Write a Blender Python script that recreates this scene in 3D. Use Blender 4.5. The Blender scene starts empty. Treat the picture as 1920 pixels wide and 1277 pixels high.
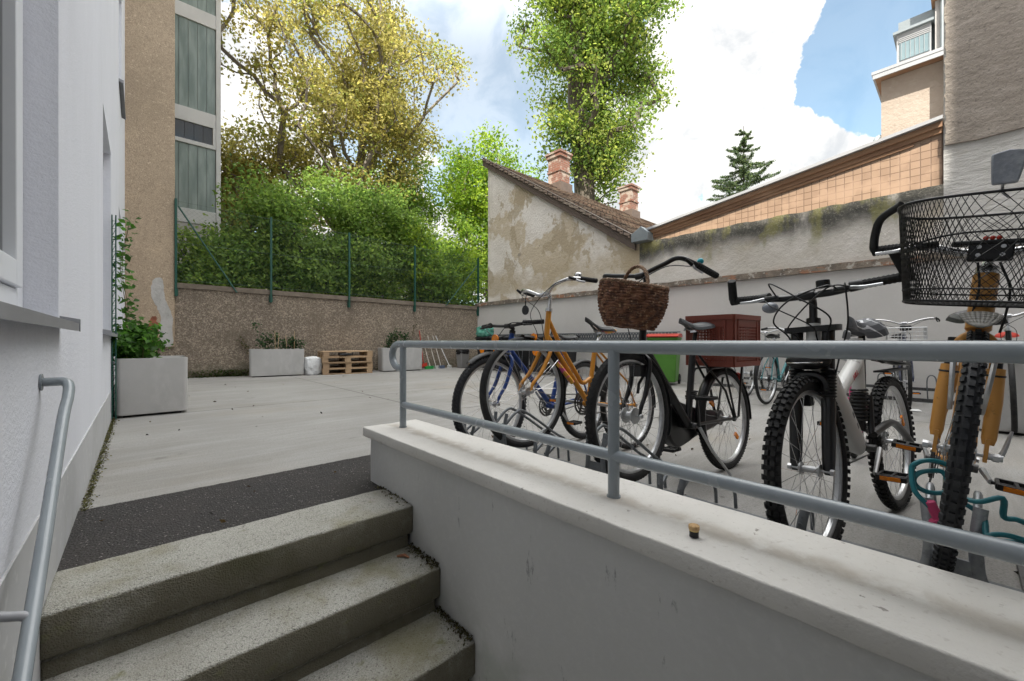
import bpy, bmesh, math, random
import numpy as np
from mathutils import Vector, Matrix, noise
R = math.radians
PI = math.pi
SC = bpy.context.scene
COL = SC.collection
random.seed(7)

# ------------------------------------------------------------------ camera, world, sun, exposure
EYE = 0.85                       # eye height above the courtyard slab
YAW = R(42.2)                    # heading of the camera, clockwise from +Y
cam = bpy.data.cameras.new('camera'); camo = bpy.data.objects.new('camera', cam); COL.objects.link(camo)
cam.sensor_width = 36; cam.lens = 770 / 1920 * 36; cam.clip_start = 0.02; cam.clip_end = 2000
camo.location = (0, 0, EYE); camo.rotation_euler = (R(90), 0, -YAW)
SC.camera = camo

SUN_EL = R(50); SUN_DIR = Vector((-0.75 * math.cos(SUN_EL), -0.66 * math.cos(SUN_EL), math.sin(SUN_EL))).normalized()
sl = bpy.data.lights.new('sun', 'SUN'); sl.energy = 3.6; sl.angle = R(0.5); sl.color = (1, .95, .86)
so = bpy.data.objects.new('sun', sl); COL.objects.link(so)
so.rotation_euler = SUN_DIR.to_track_quat('Z', 'Y').to_euler()

SC.view_settings.view_transform = 'Standard'; SC.view_settings.look = 'None'; SC.view_settings.gamma = 1
SC.view_settings.exposure = 1.63
SC.view_settings.use_curve_mapping = False


def nd(nt, typ, ins=None, **at):
    n = nt.nodes.new(typ)
    for k, v in at.items(): setattr(n, k, v)
    for k, v in (ins or {}).items():
        s = n.inputs[k]
        if hasattr(v, 'is_output'): nt.links.new(v, s)
        else: s.default_value = v
    return n


def math_(nt, op, a, b=None, c=None, clamp=False):
    i = {0: a}
    if b is not None: i[1] = b
    if c is not None: i[2] = c
    return nd(nt, 'ShaderNodeMath', i, operation=op, use_clamp=clamp).outputs[0]


def ss(nt, v, lo, hi):
    return nd(nt, 'ShaderNodeMapRange', {0: v, 1: lo, 2: hi, 3: 0.0, 4: 1.0}, interpolation_type='SMOOTHSTEP').outputs[0]


def mixc(nt, f, a, b, blend='MIX'):
    n = nd(nt, 'ShaderNodeMix', data_type='RGBA', blend_type=blend)
    for s, v in ((0, f), (6, a), (7, b)):
        if hasattr(v, 'is_output'): nt.links.new(v, n.inputs[s])
        else: n.inputs[s].default_value = (v if s == 0 else (*v[:3], 1))
    return n.outputs[2]


def cam_dir(u, v):
    x = (u - 960) / 770; z = (638.5 - v) / 770
    return Vector((math.cos(YAW) * x + math.sin(YAW), -math.sin(YAW) * x + math.cos(YAW), z)).normalized()


w = bpy.data.worlds.new('World'); SC.world = w; w.use_nodes = True
nt = w.node_tree; nt.nodes.clear()
sky = nd(nt, 'ShaderNodeTexSky', sky_type='NISHITA', sun_disc=False, sun_elevation=SUN_EL,
         sun_rotation=math.atan2(SUN_DIR.x, SUN_DIR.y), air_density=1.0, dust_density=1.0, ozone_density=1.0)
bg1 = nd(nt, 'ShaderNodeBackground', {0: mixc(nt, 1.0, sky.outputs[0], (.93, 1.05, .93), 'MULTIPLY'), 1: 0.095})
tc = nd(nt, 'ShaderNodeTexCoord')
dirv = tc.outputs['Generated']
n1 = nd(nt, 'ShaderNodeTexNoise', {'Vector': dirv, 'Scale': 4.2, 'Detail': 12.0, 'Roughness': 0.58}).outputs[0]
n2 = nd(nt, 'ShaderNodeTexNoise', {'Vector': dirv, 'Scale': 9.0, 'Detail': 8.0, 'Roughness': 0.6, 'Distortion': .4}).outputs[0]
dens = math_(nt, 'MULTIPLY_ADD', n1, 1.9, -.32)
for (u, v, r0, r1, k) in ((1725, 45, 3, 14.5, .75), (890, 60, 6, 22, .44)):   # clear patches of sky
    dt = nd(nt, 'ShaderNodeVectorMath', {0: dirv, 1: cam_dir(u, v)}, operation='DOT_PRODUCT').outputs['Value']
    dens = math_(nt, 'SUBTRACT', dens, math_(nt, 'MULTIPLY', ss(nt, dt, math.cos(R(r1)), math.cos(R(r0))), k))
for (u, v, r0, r1, k) in ((1380, 120, 5, 11.5, .45), (1560, 290, 1, 7, .4)):
    dt = nd(nt, 'ShaderNodeVectorMath', {0: dirv, 1: cam_dir(u, v)}, operation='DOT_PRODUCT').outputs['Value']
    dens = math_(nt, 'ADD', dens, math_(nt, 'MULTIPLY', ss(nt, dt, math.cos(R(r1)), math.cos(R(r0))), k))
cover = ss(nt, dens, 0.47, 0.53)
dl = nd(nt, 'ShaderNodeVectorMath', {0: dirv, 1: cam_dir(850, 60)}, operation='DOT_PRODUCT').outputs['Value']
veil = math_(nt, 'MAXIMUM', cover, math_(nt, 'MULTIPLY_ADD', ss(nt, dl, math.cos(R(26)), math.cos(R(8))), .30, .16))
ccol = mixc(nt, ss(nt, n2, .30, .56), (.66, .685, .71), (1, .985, .96))
zup = nd(nt, 'ShaderNodeSeparateXYZ', {0: dirv}).outputs[2]
cstr = math_(nt, 'MULTIPLY_ADD', ss(nt, zup, .55, .82), 1.35, .40)       # clouds overhead, near the sun, are brighter than those low down
bg2 = nd(nt, 'ShaderNodeBackground', {0: ccol, 1: cstr})
mx = nd(nt, 'ShaderNodeMixShader', {0: veil, 1: bg1.outputs[0], 2: bg2.outputs[0]})
nd(nt, 'ShaderNodeOutputWorld', {0: mx.outputs[0]})

# ------------------------------------------------------------------ materials


def new_mat(name):
    m = bpy.data.materials.new(name); m.use_nodes = True
    nt = m.node_tree
    return m, nt, nt.nodes['Principled BSDF']


def coords(nt, stretch=(1, 1, 1)):
    t = nd(nt, 'ShaderNodeTexCoord')
    return nd(nt, 'ShaderNodeMapping', {'Vector': t.outputs['Object'], 'Scale': stretch}).outputs[0]


def surf(name, base, layers=(), rough=.85, bump=(), metal=0.0, spec=.4, joints=None, rvar=0):
    """base colour plus noise layers dict(s,d,lo,hi,c,f,st,k) and bumps (scale, strength, distance, kind)"""
    m, nt, b = new_mat(name)
    col = nd(nt, 'ShaderNodeRGB'); col.outputs[0].default_value = (*base, 1); col = col.outputs[0]
    for L in layers:
        v = coords(nt, L.get('st', (1, 1, 1)))
        if L.get('k') == 'vor':
            f = nd(nt, 'ShaderNodeTexVoronoi', {'Vector': v, 'Scale': L['s']}).outputs['Color']
            f = nd(nt, 'ShaderNodeSeparateColor', {0: f}).outputs[0]
        else:
            f = nd(nt, 'ShaderNodeTexNoise', {'Vector': v, 'Scale': L['s'], 'Detail': L.get('d', 6.0), 'Roughness': L.get('r', .6), 'Distortion': L.get('dist', 0.0)}).outputs[0]
        f = ss(nt, f, L['lo'], L['hi'])
        if 'z' in L:      # only within a height band (lo0, lo1, hi0, hi1), edges broken by noise
            z = nd(nt, 'ShaderNodeSeparateXYZ', {0: coords(nt)}).outputs[2]
            e = nd(nt, 'ShaderNodeTexNoise', {'Vector': coords(nt), 'Scale': 2.2, 'Detail': 8.0}).outputs[0]
            z = math_(nt, 'ADD', z, math_(nt, 'MULTIPLY_ADD', e, .6, -.3))
            a, b_, c_, d_ = L['z']
            f = math_(nt, 'MULTIPLY', f, math_(nt, 'MULTIPLY', ss(nt, z, a, b_), math_(nt, 'SUBTRACT', 1.0, ss(nt, z, c_, d_))))
        if 'band' in L:   # dirt gathered along a line x = const (the groove of the coping)
            x = nd(nt, 'ShaderNodeSeparateXYZ', {0: coords(nt)}).outputs[0]
            e = nd(nt, 'ShaderNodeTexNoise', {'Vector': coords(nt), 'Scale': 7.0, 'Detail': 6.0}).outputs[0]
            q = math_(nt, 'ABSOLUTE', math_(nt, 'SUBTRACT', math_(nt, 'ADD', x, math_(nt, 'MULTIPLY_ADD', e, .1, -.05)), L['band'][0]))
            f = math_(nt, 'MULTIPLY', f, math_(nt, 'SUBTRACT', 1.0, ss(nt, q, L['band'][1] * .3, L['band'][1] * 1.4)))
        if L.get('up') is not None:   # by facing: 1 tops, -1 sides
            g = nd(nt, 'ShaderNodeNewGeometry').outputs['Normal']
            gz = nd(nt, 'ShaderNodeSeparateXYZ', {0: g}).outputs[2]
            q = ss(nt, gz, .3, .8)
            if L['up'] < 0: q = math_(nt, 'SUBTRACT', 1.0, q)
            f = math_(nt, 'MULTIPLY', f, q)
        col = mixc(nt, math_(nt, 'MULTIPLY', f, L.get('f', 1.0)), col, L['c'])
    if joints:            # dark expansion joints: (axis, spacing, offset, width)
        xyz = nd(nt, 'ShaderNodeSeparateXYZ', {0: coords(nt)})
        for ax, sp, off, wd, cc in joints:
            q = math_(nt, 'PINGPONG', math_(nt, 'ADD', xyz.outputs[ax], off), sp / 2)
            col = mixc(nt, math_(nt, 'LESS_THAN', q, wd), col, cc)
    nt.links.new(col, b.inputs['Base Color'])
    b.inputs['Roughness'].default_value = rough; b.inputs['Metallic'].default_value = metal
    b.inputs['Specular IOR Level'].default_value = spec
    if rvar:
        rn = nd(nt, 'ShaderNodeTexNoise', {'Vector': coords(nt), 'Scale': 14.0, 'Detail': 6.0}).outputs[0]
        nt.links.new(math_(nt, 'MULTIPLY_ADD', rn, rvar * 2, rough - rvar, clamp=True), b.inputs['Roughness'])
    prev = None
    for bp in bump:
        v = coords(nt, bp[4] if len(bp) > 4 else (1, 1, 1))
        if bp[3] == 'vor': h = nd(nt, 'ShaderNodeTexVoronoi', {'Vector': v, 'Scale': bp[0]}).outputs['Distance']
        else: h = nd(nt, 'ShaderNodeTexNoise', {'Vector': v, 'Scale': bp[0], 'Detail': 5.0, 'Roughness': .6}).outputs[0]
        i = {'Height': h, 'Strength': bp[1], 'Distance': bp[2]}
        if prev: i['Normal'] = prev
        prev = nd(nt, 'ShaderNodeBump', i).outputs[0]
    if prev: nt.links.new(prev, b.inputs['Normal'])
    return m


def L(s, lo, hi, c, f=1.0, **k): return dict(s=s, lo=lo, hi=hi, c=c, f=f, **k)


M = {}
M['white_render'] = surf('white_render', (.70, .71, .765), [L(1.3, .35, .75, (.63, .64, .69), .7, st=(1, 1, .3)), L(6, .5, .8, (.75, .76, .81), .5), L(30, .45, .7, (.64, .65, .70), .5, st=(1, 1, 2)), L(3, .62, .8, (.52, .52, .53), .35, st=(1, 2, .25))],
                         .92, [(150, .5, .004, 'n'), (34, .4, .006, 'n', (1, 1, 1.8))])
M['plinth'] = surf('plinth', (.45, .45, .46), [L(2.5, .4, .7, (.38, .38, .38), .7), L(5, .5, .75, (.32, .32, .28), .5, z=(-2, -1, .05, .16)), L(20, .55, .7, (.6, .6, .6), .5)], .9, [(80, .2, .003, 'n')])
M['white_frame'] = surf('white_frame', (.78, .80, .83), [L(8, .4, .7, (.72, .74, .78), .5)], .35)
M['sill_metal'] = surf('sill_metal', (.24, .245, .26), [L(4, .4, .7, (.29, .295, .31), .8), L(30, .6, .7, (.36, .36, .37), .4)], .45, spec=.5)
M['glass_dark'] = surf('glass_dark', (.03, .035, .04), rough=.06, spec=.6)
M['beige_stucco'] = surf('beige_stucco', (0.48, 0.378, 0.27), [L(.7, .35, .65, (0.384, 0.303, 0.215), .8), L(2.2, .5, .75, (0.564, 0.442, 0.309), .6), L(70, .5, .6, (0.24, 0.192, 0.144), .65, d=2), L(26, .54, .66, (0.282, 0.221, 0.16), .7, d=4), L(24, .60, .68, (0.66, 0.535, 0.386), .6, d=3), L(1.6, .6, .75, (0.288, 0.233, 0.182), .6, st=(1, 1, .2))],
                         .95, [(75, .8, .015, 'n'), (28, .4, .012, 'n')])
M['pebble_dash'] = surf('pebble_dash', (0.266, 0.215, 0.162), [L(1.1, .35, .65, (0.193, 0.156, 0.123), .8), L(.5, .5, .7, (0.34, 0.27, 0.193), .6), L(120, .66, .85, (0.589, 0.501, 0.392), .7, k='vor'), L(140, .72, .82, (0.0906, 0.0748, 0.0575), .75, k='vor'), L(34, .74, .86, (0.487, 0.407, 0.314), .6, k='vor'), L(38, .74, .86, (0.136, 0.11, 0.0836), .6, k='vor'), L(1.6, .5, .68, (0.17, 0.138, 0.105), .6, d=9),
                        L(3, .35, .7, (0.13, 0.121, 0.0836), .8, z=(-2, -1, .12, .45)), L(2.5, .48, .72, (0.125, 0.099, 0.0784), .8, st=(1, 1, .2), z=(1.3, 2.0, 4, 5))], .95, [(80, .9, .012, 'vor'), (20, .3, .01, 'n')])
M['wall_coping'] = surf('wall_coping', (.20, .165, .13), [L(5, .4, .65, (.14, .115, .09), .9), L(40, .5, .7, (.27, .23, .18), .5)], .95, [(50, .5, .01, 'n')])
M['grey_paint'] = surf('grey_paint', (0.555, 0.537, 0.513), [L(.7, .35, .7, (0.496, 0.478, 0.454), .8), L(2.4, .52, .72, (0.425, 0.413, 0.389), .5, z=(-2, -1, .15, .5)), L(25, .5, .7, (0.602, 0.59, 0.566), .3)], .9, [(60, .15, .003, 'n'), (4, .1, .02, 'n')])
M['old_plaster'] = surf('old_plaster', (0.61, 0.567, 0.506), [
    L(1.1, .38, .62, (0.714, 0.677, 0.622), .9, d=9), L(.5, .535, .565, (0.458, 0.378, 0.262), .85, d=10, r=.62), L(.8, .555, .57, (0.354, 0.287, 0.189), .75, d=11, r=.66, st=(1, 1.3, 1)),
    L(3.5, .55, .75, (0.756, 0.72, 0.671), .6, d=9), L(1.6, .64, .655, (0.232, 0.207, 0.183), .7, d=10, r=.7), L(1.2, .58, .75, (0.305, 0.262, 0.201), .55, st=(1, 1, .25)), L(1.0, .25, .5, (0.415, 0.342, 0.232), .75, z=(2.2, 2.35, 2.75, 3.2), d=8), L(45, .5, .7, (0.439, 0.403, 0.342), .35)],
    .96, [(16, .55, .03, 'n'), (60, .55, .012, 'n'), (3.2, .4, .05, 'n')])
M['wall_old_right'] = surf('wall_old_right', (0.529, 0.494, 0.437), [
    L(.9, .38, .62, (0.644, 0.609, 0.564), .9, d=9), L(.7, .48, .62, (0.414, 0.362, 0.276), .8, d=10, r=.62), L(3.5, .55, .75, (0.667, 0.632, 0.586), .5, d=9),
    L(1.5, .28, .48, (0.0517, 0.0517, 0.0437), .95, d=9, z=(2.45, 2.9, 5, 6), st=(1, 1, .35)), L(2.6, .50, .62, (0.23, 0.218, 0.0862), .75, z=(2.3, 2.7, 3.0, 3.2), st=(1, 1, .5)), L(1.2, .58, .75, (0.287, 0.247, 0.19), .5, st=(1, 1, .25)), L(45, .5, .7, (0.414, 0.38, 0.322), .35)],
    .96, [(16, .5, .03, 'n'), (60, .5, .012, 'n'), (3.2, .4, .05, 'n')])
M['ledge'] = surf('ledge', (.23, .19, .15), [L(7, .42, .6, (.13, .11, .09), .9), L(3, .55, .62, (.33, .16, .09), .8, st=(1, 1, 3)), L(12, .55, .65, (.48, .45, .4), .8)], .95, [(40, .8, .02, 'n')])
M['brown_render'] = surf('brown_render', (0.324, 0.283, 0.24), [L(.8, .35, .65, (0.27, 0.232, 0.194), .8), L(3, .5, .7, (0.389, 0.34, 0.292), .6, st=(1, 1, 2.5)), L(40, .55, .65, (0.13, 0.113, 0.0972), .5), L(1.3, .6, .75, (0.216, 0.184, 0.157), .6, st=(1, 1, .25)), L(14, .62, .68, (0.162, 0.14, 0.119), .6, d=8)], .96, [(7, .55, .05, 'n', (1, .8, 1.4)), (22, .5, .02, 'n'), (55, .5, .012, 'n')])
M['pale_render'] = surf('pale_render', (0.55, 0.533, 0.501), [L(1.2, .35, .65, (0.462, 0.446, 0.413), .8), L(4, .5, .7, (0.638, 0.621, 0.594), .6), L(2, .6, .72, (0.33, 0.297, 0.242), .6), L(45, .6, .7, (0.363, 0.341, 0.308), .5)], .96, [(9, .6, .05, 'n', (1, .6, 2.2)), (55, .5, .012, 'n')])
M['slab'] = surf('slab', (0.28, 0.274, 0.26), [
    L(.45, .38, .62, (0.205, 0.197, 0.182), .9, d=9), L(.9, .56, .70, (0.19, 0.165, 0.132), .6, d=9, st=(.7, 1, 1)), L(38, .45, .65, (0.215, 0.208, 0.195), .6, d=4), L(1.6, .45, .7, (0.323, 0.318, 0.307), .6, d=8, st=(.4, 1.6, 1)), L(5, .5, .72, (0.214, 0.205, 0.19), .5, st=(.35, 1.6, 1)), L(.5, .5, .7, (0.261, 0.231, 0.19), .6, st=(.6, 1, 1)),
    L(110, .48, .62, (0.162, 0.157, 0.147), .6, d=3), L(120, .6, .7, (0.399, 0.394, 0.385), .4, d=2), L(2.0, .63, .69, (0.14, 0.135, 0.125), .6, d=10), L(7, .70, .73, (0.123, 0.114, 0.104), .6, d=4), L(.28, .5, .62, (0.214, 0.207, 0.195), .6, d=9), L(10, .45, .75, (0.342, 0.337, 0.323), .35, st=(.15, 1.6, 1))],
    .93, [(120, .6, .005, 'n'), (30, .25, .006, 'n', (.4, 1.6, 1))], joints=[(0, 3.4, .75, .008, (0.057, 0.0541, 0.0475)), (1, 3.9, 1.62, .008, (0.057, 0.0541, 0.0475))])
M['asphalt'] = surf('asphalt', (.026, .0235, .023), [L(3, .4, .65, (.036, .031, .029), .8), L(200, .60, .9, (.062, .058, .056), .7, k='vor'), L(210, .985, .99, (.3, .28, .26), .8, k='vor'), L(1.8, .62, .72, (.075, .05, .04), .6)], .8, [(120, 1.0, .01, 'vor'), (30, .4, .008, 'n')])
M['step'] = surf('step', (.33, .325, .29), [
    L(3, .4, .65, (.26, .255, .22), .7), L(330, .55, .85, (.44, .43, .40), .6, k='vor'), L(260, .80, .86, (.13, .125, .11), .6, k='vor'), L(150, .95, .96, (.10, .095, .085), .7, k='vor'),
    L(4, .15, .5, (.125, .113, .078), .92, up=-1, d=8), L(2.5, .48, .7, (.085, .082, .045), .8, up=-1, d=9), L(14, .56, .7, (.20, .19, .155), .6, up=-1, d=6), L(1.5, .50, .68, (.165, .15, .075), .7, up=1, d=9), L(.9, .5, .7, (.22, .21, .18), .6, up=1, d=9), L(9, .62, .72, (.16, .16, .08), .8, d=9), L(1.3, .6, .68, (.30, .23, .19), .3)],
    .93, [(170, .7, .006, 'vor'), (40, .45, .008, 'n'), (9, .3, .012, 'n')])
M['parapet_face'] = surf('parapet_face', (0.497, 0.497, 0.486), [L(1.2, .35, .7, (0.443, 0.443, 0.432), .7), L(2.5, .55, .75, (0.54, 0.529, 0.508), .6), L(9, .615, .66, (0.14, 0.14, 0.14), .6, st=(1, 1.6, .35), d=8, r=.75), L(40, .45, .7, (0.54, 0.54, 0.529), .4), L(3, .4, .62, (0.216, 0.243, 0.184), .5, z=(-3, -2, -.62, -.4))], .85, [(70, .2, .003, 'n')])
M['coping'] = surf('coping', (.57, .555, .525), [L(1.6, .4, .65, (.50, .485, .455), .8, d=8), L(9, .32, .56, (.36, .325, .28), .8, d=9, band=(1.355, .05)), L(5, .45, .75, (.53, .51, .475), .5, d=8), L(16, .55, .7, (.40, .37, .335), .5, d=8, band=(1.36, .035)), L(60, .58, .7, (.36, .33, .30), .45), L(22, .70, .73, (.14, .125, .11), .7, d=4)], .9, [(90, .6, .004, 'n'), (20, .35, .006, 'n')])
M['rail_paint'] = surf('rail_paint', (.235, .265, .285), [L(9, .4, .7, (.20, .228, .248), .6), L(60, .6, .7, (.28, .30, .315), .4)], .25, [(90, .06, .002, 'n')], spec=.6, rvar=.08)
M['galvanised'] = surf('galvanised', (.26, .275, .29), [L(14, .4, .65, (.36, .375, .385), .8), L(60, .5, .65, (.20, .21, .22), .6)], .42, [(60, .1, .003, 'n')], metal=.6)
M['rack_grey'] = surf('rack_grey', (.125, .137, .148), [L(14, .4, .65, (.19, .20, .21), .7), L(40, .6, .7, (.06, .06, .06), .6)], .45, metal=.3)
M['planter'] = surf('planter', (0.443, 0.437, 0.425), [L(2, .35, .7, (0.38, 0.374, 0.362), .8), L(6, .5, .7, (0.494, 0.489, 0.477), .6, st=(1, 1, .4)), L(60, .6, .7, (0.322, 0.316, 0.31), .4), L(3, .5, .68, (0.287, 0.27, 0.218), .5, z=(-1, -.5, .02, .2))], .85, [(60, .15, .003, 'n')])
M['soil'] = surf('soil', (.05, .038, .028), [L(30, .5, .6, (.10, .08, .06))], 1, [(30, 1, .02, 'n')])
M['pallet'] = surf('pallet', (.40, .275, .165), [L(3, .4, .65, (.29, .20, .125), .8, st=(.3, 6, 6)), L(1.5, .5, .7, (.46, .33, .20), .7), L(40, .55, .7, (.22, .155, .1), .4, st=(.1, 1, 1))], .85, [(60, .3, .004, 'n', (.1, 1, 1))])
M['sack'] = surf('sack', (.68, .69, .69), [L(6, .45, .7, (.58, .59, .6), .6)], .45, [(14, .8, .03, 'n'), (5, .6, .05, 'n')])
M['green_metal'] = surf('green_metal', (.015, .075, .055), [L(20, .5, .7, (.02, .055, .042), .6)], .4)
M['wire'] = surf('wire', (.05, .09, .075), rough=.5)
M['black_plastic'] = surf('black_plastic', (.007, .007, .0075), [L(30, .5, .75, (.018, .018, .019), .6)], .45)
M['black_bin'] = surf('black_bin', (.013, .013, .015), [L(6, .4, .7, (.02, .02, .023), .8)], .45)
M['rubber'] = surf('rubber', (.010, .010, .0105), [L(25, .46, .72, (.030, .029, .027), .7)], .75, [(60, .3, .003, 'n')])
M['rubber_blue'] = surf('rubber_blue', (.012, .0135, .016), [L(25, .46, .72, (.034, .034, .036), .7)], .6, [(60, .3, .003, 'n')])
M['black_paint'] = surf('black_paint', (.006, .006, .0065), [L(40, .62, .72, (.03, .029, .027), .5)], .28, spec=.5)
M['chrome'] = surf('chrome', (.62, .62, .62), [L(30, .5, .7, (.40, .40, .39), .6)], .25, metal=1.0)
M['alu'] = surf('alu', (.52, .53, .54), [L(20, .45, .7, (.36, .36, .36), .6)], .38, metal=.85)
M['steel_dark'] = surf('steel_dark', (.10, .10, .10), [L(40, .5, .65, (.045, .042, .04), .7)], .45, metal=.6)
M['orange_paint'] = surf('orange_paint', (.56, .235, .022), [L(25, .6, .7, (.30, .14, .03), .6), L(5, .4, .7, (.48, .195, .02), .6)], .32, spec=.5)
M['fork_orange'] = surf('fork_orange', (.56, .27, .062), [L(6, .4, .7, (.50, .235, .05), .7), L(50, .62, .7, (.25, .13, .04), .6)], .4, spec=.45)
M['blue_paint'] = surf('blue_paint', (.012, .045, .20), [L(20, .55, .7, (.03, .06, .16), .6)], .32)
M['white_paint'] = surf('white_paint', (.60, .60, .58), [L(5, .45, .7, (.50, .50, .48), .7), L(16, .62, .68, (.15, .14, .13), .6, d=8)], .35)
M['teal_paint'] = surf('teal_paint', (.03, .16, .17), [L(20, .5, .7, (.02, .1, .11), .6)], .35)
M['silver_paint'] = surf('silver_paint', (.42, .43, .44), [L(20, .5, .7, (.3, .3, .31), .6)], .35, metal=.4)
M['navy_paint'] = surf('navy_paint', (.035, .04, .07), [L(20, .5, .7, (.02, .02, .04), .6)], .35)
M['teal_cable'] = surf('teal_cable', (.006, .13, .155), [L(30, .5, .7, (.01, .09, .11), .6)], .4, spec=.5)
M['pink'] = surf('pink', (.62, .03, .20), [L(9, .5, .7, (.5, .03, .17), .6)], .4)
M['pink_dull'] = surf('pink_dull', (.42, .035, .115), [L(9, .5, .7, (.35, .03, .1), .6)], .4)
M['amber'] = surf('amber', (.75, .22, .01), [L(90, .5, .6, (.55, .15, .01), .6)], .2)
M['red_plastic'] = surf('red_plastic', (.42, .035, .02), [L(10, .5, .7, (.35, .03, .02), .6)], .4)
M['crate_red'] = surf('crate_red', (.19, .044, .026), [L(10, .45, .7, (.17, .036, .022), .6)], .5)
M['bin_green'] = surf('bin_green', (.075, .215, .028), [L(4, .4, .7, (.055, .165, .024), .7)], .45)
M['clear_plastic'] = surf('clear_plastic', (.22, .24, .27), [L(20, .4, .65, (.38, .40, .43), .8)], .18, [(40, .5, .005, 'n')])
M['fender_grey'] = surf('fender_grey', (.17, .165, .15), [L(12, .4, .65, (.25, .24, .22), .8), L(40, .6, .7, (.06, .06, .055), .7)], .4)
M['saddle_grey'] = surf('saddle_grey', (.085, .09, .095), [L(25, .5, .7, (.12, .125, .13), .6)], .55)
def scribble_mat():
    m, nt, b = new_mat('saddle_scribble')
    n = nd(nt, 'ShaderNodeTexNoise', {'Vector': coords(nt), 'Scale': 11.0, 'Detail': 0.0}).outputs[0]
    f = math_(nt, 'LESS_THAN', math_(nt, 'ABSOLUTE', math_(nt, 'SUBTRACT', n, .5)), .022)
    nt.links.new(mixc(nt, f, (.085, .09, .10), (.55, .56, .58)), b.inputs['Base Color']); b.inputs['Roughness'].default_value = .55
    return m


M['saddle_scribble'] = scribble_mat()
M['wicker'] = surf('wicker', (.20, .09, .048), [L(35, .4, .6, (.065, .028, .017), .9), L(55, .55, .68, (.42, .26, .15), .9)], .7, [(120, .4, .003, 'n')])
M['wicker_pale'] = surf('wicker_pale', (.27, .17, .105), [L(35, .4, .6, (.15, .09, .055), .9)], .7)
M['cork'] = surf('cork', (.50, .33, .16), [L(120, .5, .65, (.3, .18, .08), .8)], .8)
M['gold'] = surf('gold', (.55, .40, .16), [L(40, .5, .7, (.3, .2, .08), .7)], .4, metal=.6)
M['teal_plastic'] = surf('teal_plastic', (.02, .34, .42), rough=.35)
M['green_bag'] = surf('green_bag', (.06, .27, .20), [L(14, .4, .6, (.16, .42, .33), .8)], .25, [(18, 1, .03, 'n')])
M['bag_black'] = surf('bag_black', (.012, .012, .013), rough=.25, bump=[(18, 1, .03, 'n')])
M['waste_grey'] = surf('waste_grey', (.23, .225, .22), [L(3, .4, .7, (.19, .185, .18), .6)], .5)
M['broom_stick'] = surf('broom_stick', (.55, .52, .47), [L(6, .5, .7, (.4, .35, .28), .8)], .5)
M['broom_green'] = surf('broom_green', (.02, .28, .06), rough=.6)
M['broom_blue'] = surf('broom_blue', (.10, .13, .2), rough=.7)
M['broom_white'] = surf('broom_white', (.55, .55, .52), rough=.8)
M['paper'] = surf('paper', (.75, .75, .74), rough=.8)
M['bark'] = surf('bark', (.21, .18, .15), [L(6, .4, .65, (.12, .10, .08), .9, st=(1, 1, .2)), L(2, .55, .7, (.21, .19, .16), .6)], .95, [(22, .8, .04, 'n', (1, 1, .2))])
M['bark_mid'] = surf('bark_mid', (.12, .10, .08), [L(6, .4, .65, (.07, .058, .046), .9, st=(1, 1, .2))], .95, [(22, .8, .04, 'n', (1, 1, .2))])
M['bark_dark'] = surf('bark_dark', (.07, .055, .042), [L(8, .4, .65, (.04, .032, .026), .9)], .95)
M['stem'] = surf('stem', (.10, .085, .04), rough=.8)
M['stake'] = surf('stake', (.48, .36, .2), rough=.7)
M['weed'] = surf('weed', (.06, .10, .025), [L(8, .4, .6, (.03, .05, .015), .8)], .8)
M['moss'] = surf('moss', (.085, .09, .035), [L(14, .42, .6, (.05, .05, .025), .9), L(50, .5, .6, (.16, .15, .07), .7)], 1, [(60, 1, .02, 'n')])
M['brown_board'] = surf('brown_board', (.105, .078, .062), [L(4, .4, .7, (.08, .06, .048), .8)], .6)
M['frame_pale'] = surf('frame_pale', (.55, .55, .54), [L(2, .4, .7, (.47, .47, .46), .6)], .5)
M['zinc'] = surf('zinc', (.24, .27, .28), [L(4, .4, .7, (.19, .21, .22), .7)], .5, metal=.3)
M['wood_fascia'] = surf('wood_fascia', (.34, .20, .115), [L(2, .4, .65, (.24, .135, .08), .8, st=(1, .3, 5)), L(1, .55, .7, (.42, .27, .17), .6)], .8)
M['roof_pale'] = surf('roof_pale', (.36, .365, .37), [L(2, .4, .7, (.30, .305, .31), .6)], .5)
M['facade_beige'] = surf('facade_beige', (.40, .335, .275), [L(1.2, .4, .65, (.345, .285, .23), .7), L(5, .5, .7, (.44, .38, .32), .6)], .95, [(12, .5, .03, 'n')])
M['facade_grey'] = surf('facade_grey', (.42, .40, .38), [L(1.2, .4, .65, (.36, .34, .32), .7)], .9)
M['pane_pale'] = surf('pane_pale', (.17, .235, .255), [L(2, .4, .7, (.22, .29, .31), .6)], .12, spec=.6)
M['cream_far'] = surf('cream_far', (.62, .58, .50), [L(1, .4, .7, (.55, .51, .44), .6)], .9)
M['brick_red'] = surf('brick_red', (.33, .12, .07), [L(9, .45, .6, (.2, .08, .05), .8), L(5, .58, .64, (.45, .40, .34), .8)], .95, [(14, .9, .04, 'n')])
M['patch_plaster'] = surf('patch_plaster', (.47, .46, .44), [L(6, .4, .65, (.38, .37, .35), .8), L(14, .62, .66, (.2, .19, .18), .7, d=8)], .95, [(25, .6, .02, 'n')])
M['twig'] = surf('twig', (.25, .11, .06), rough=.8)
M['black_mark'] = surf('black_mark', (.03, .03, .03), rough=.8)
M['letter_red'] = surf('letter_red', (.45, .03, .04), rough=.5)
M['letter_white'] = surf('letter_white', (.7, .7, .7), rough=.5)
M['letter_grey'] = surf('letter_grey', (.12, .12, .12), rough=.5)
M['cloth_yellow'] = surf('cloth_yellow', (.7, .36, .05), [L(30, .5, .6, (.6, .06, .3), .9)], .8)


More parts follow.
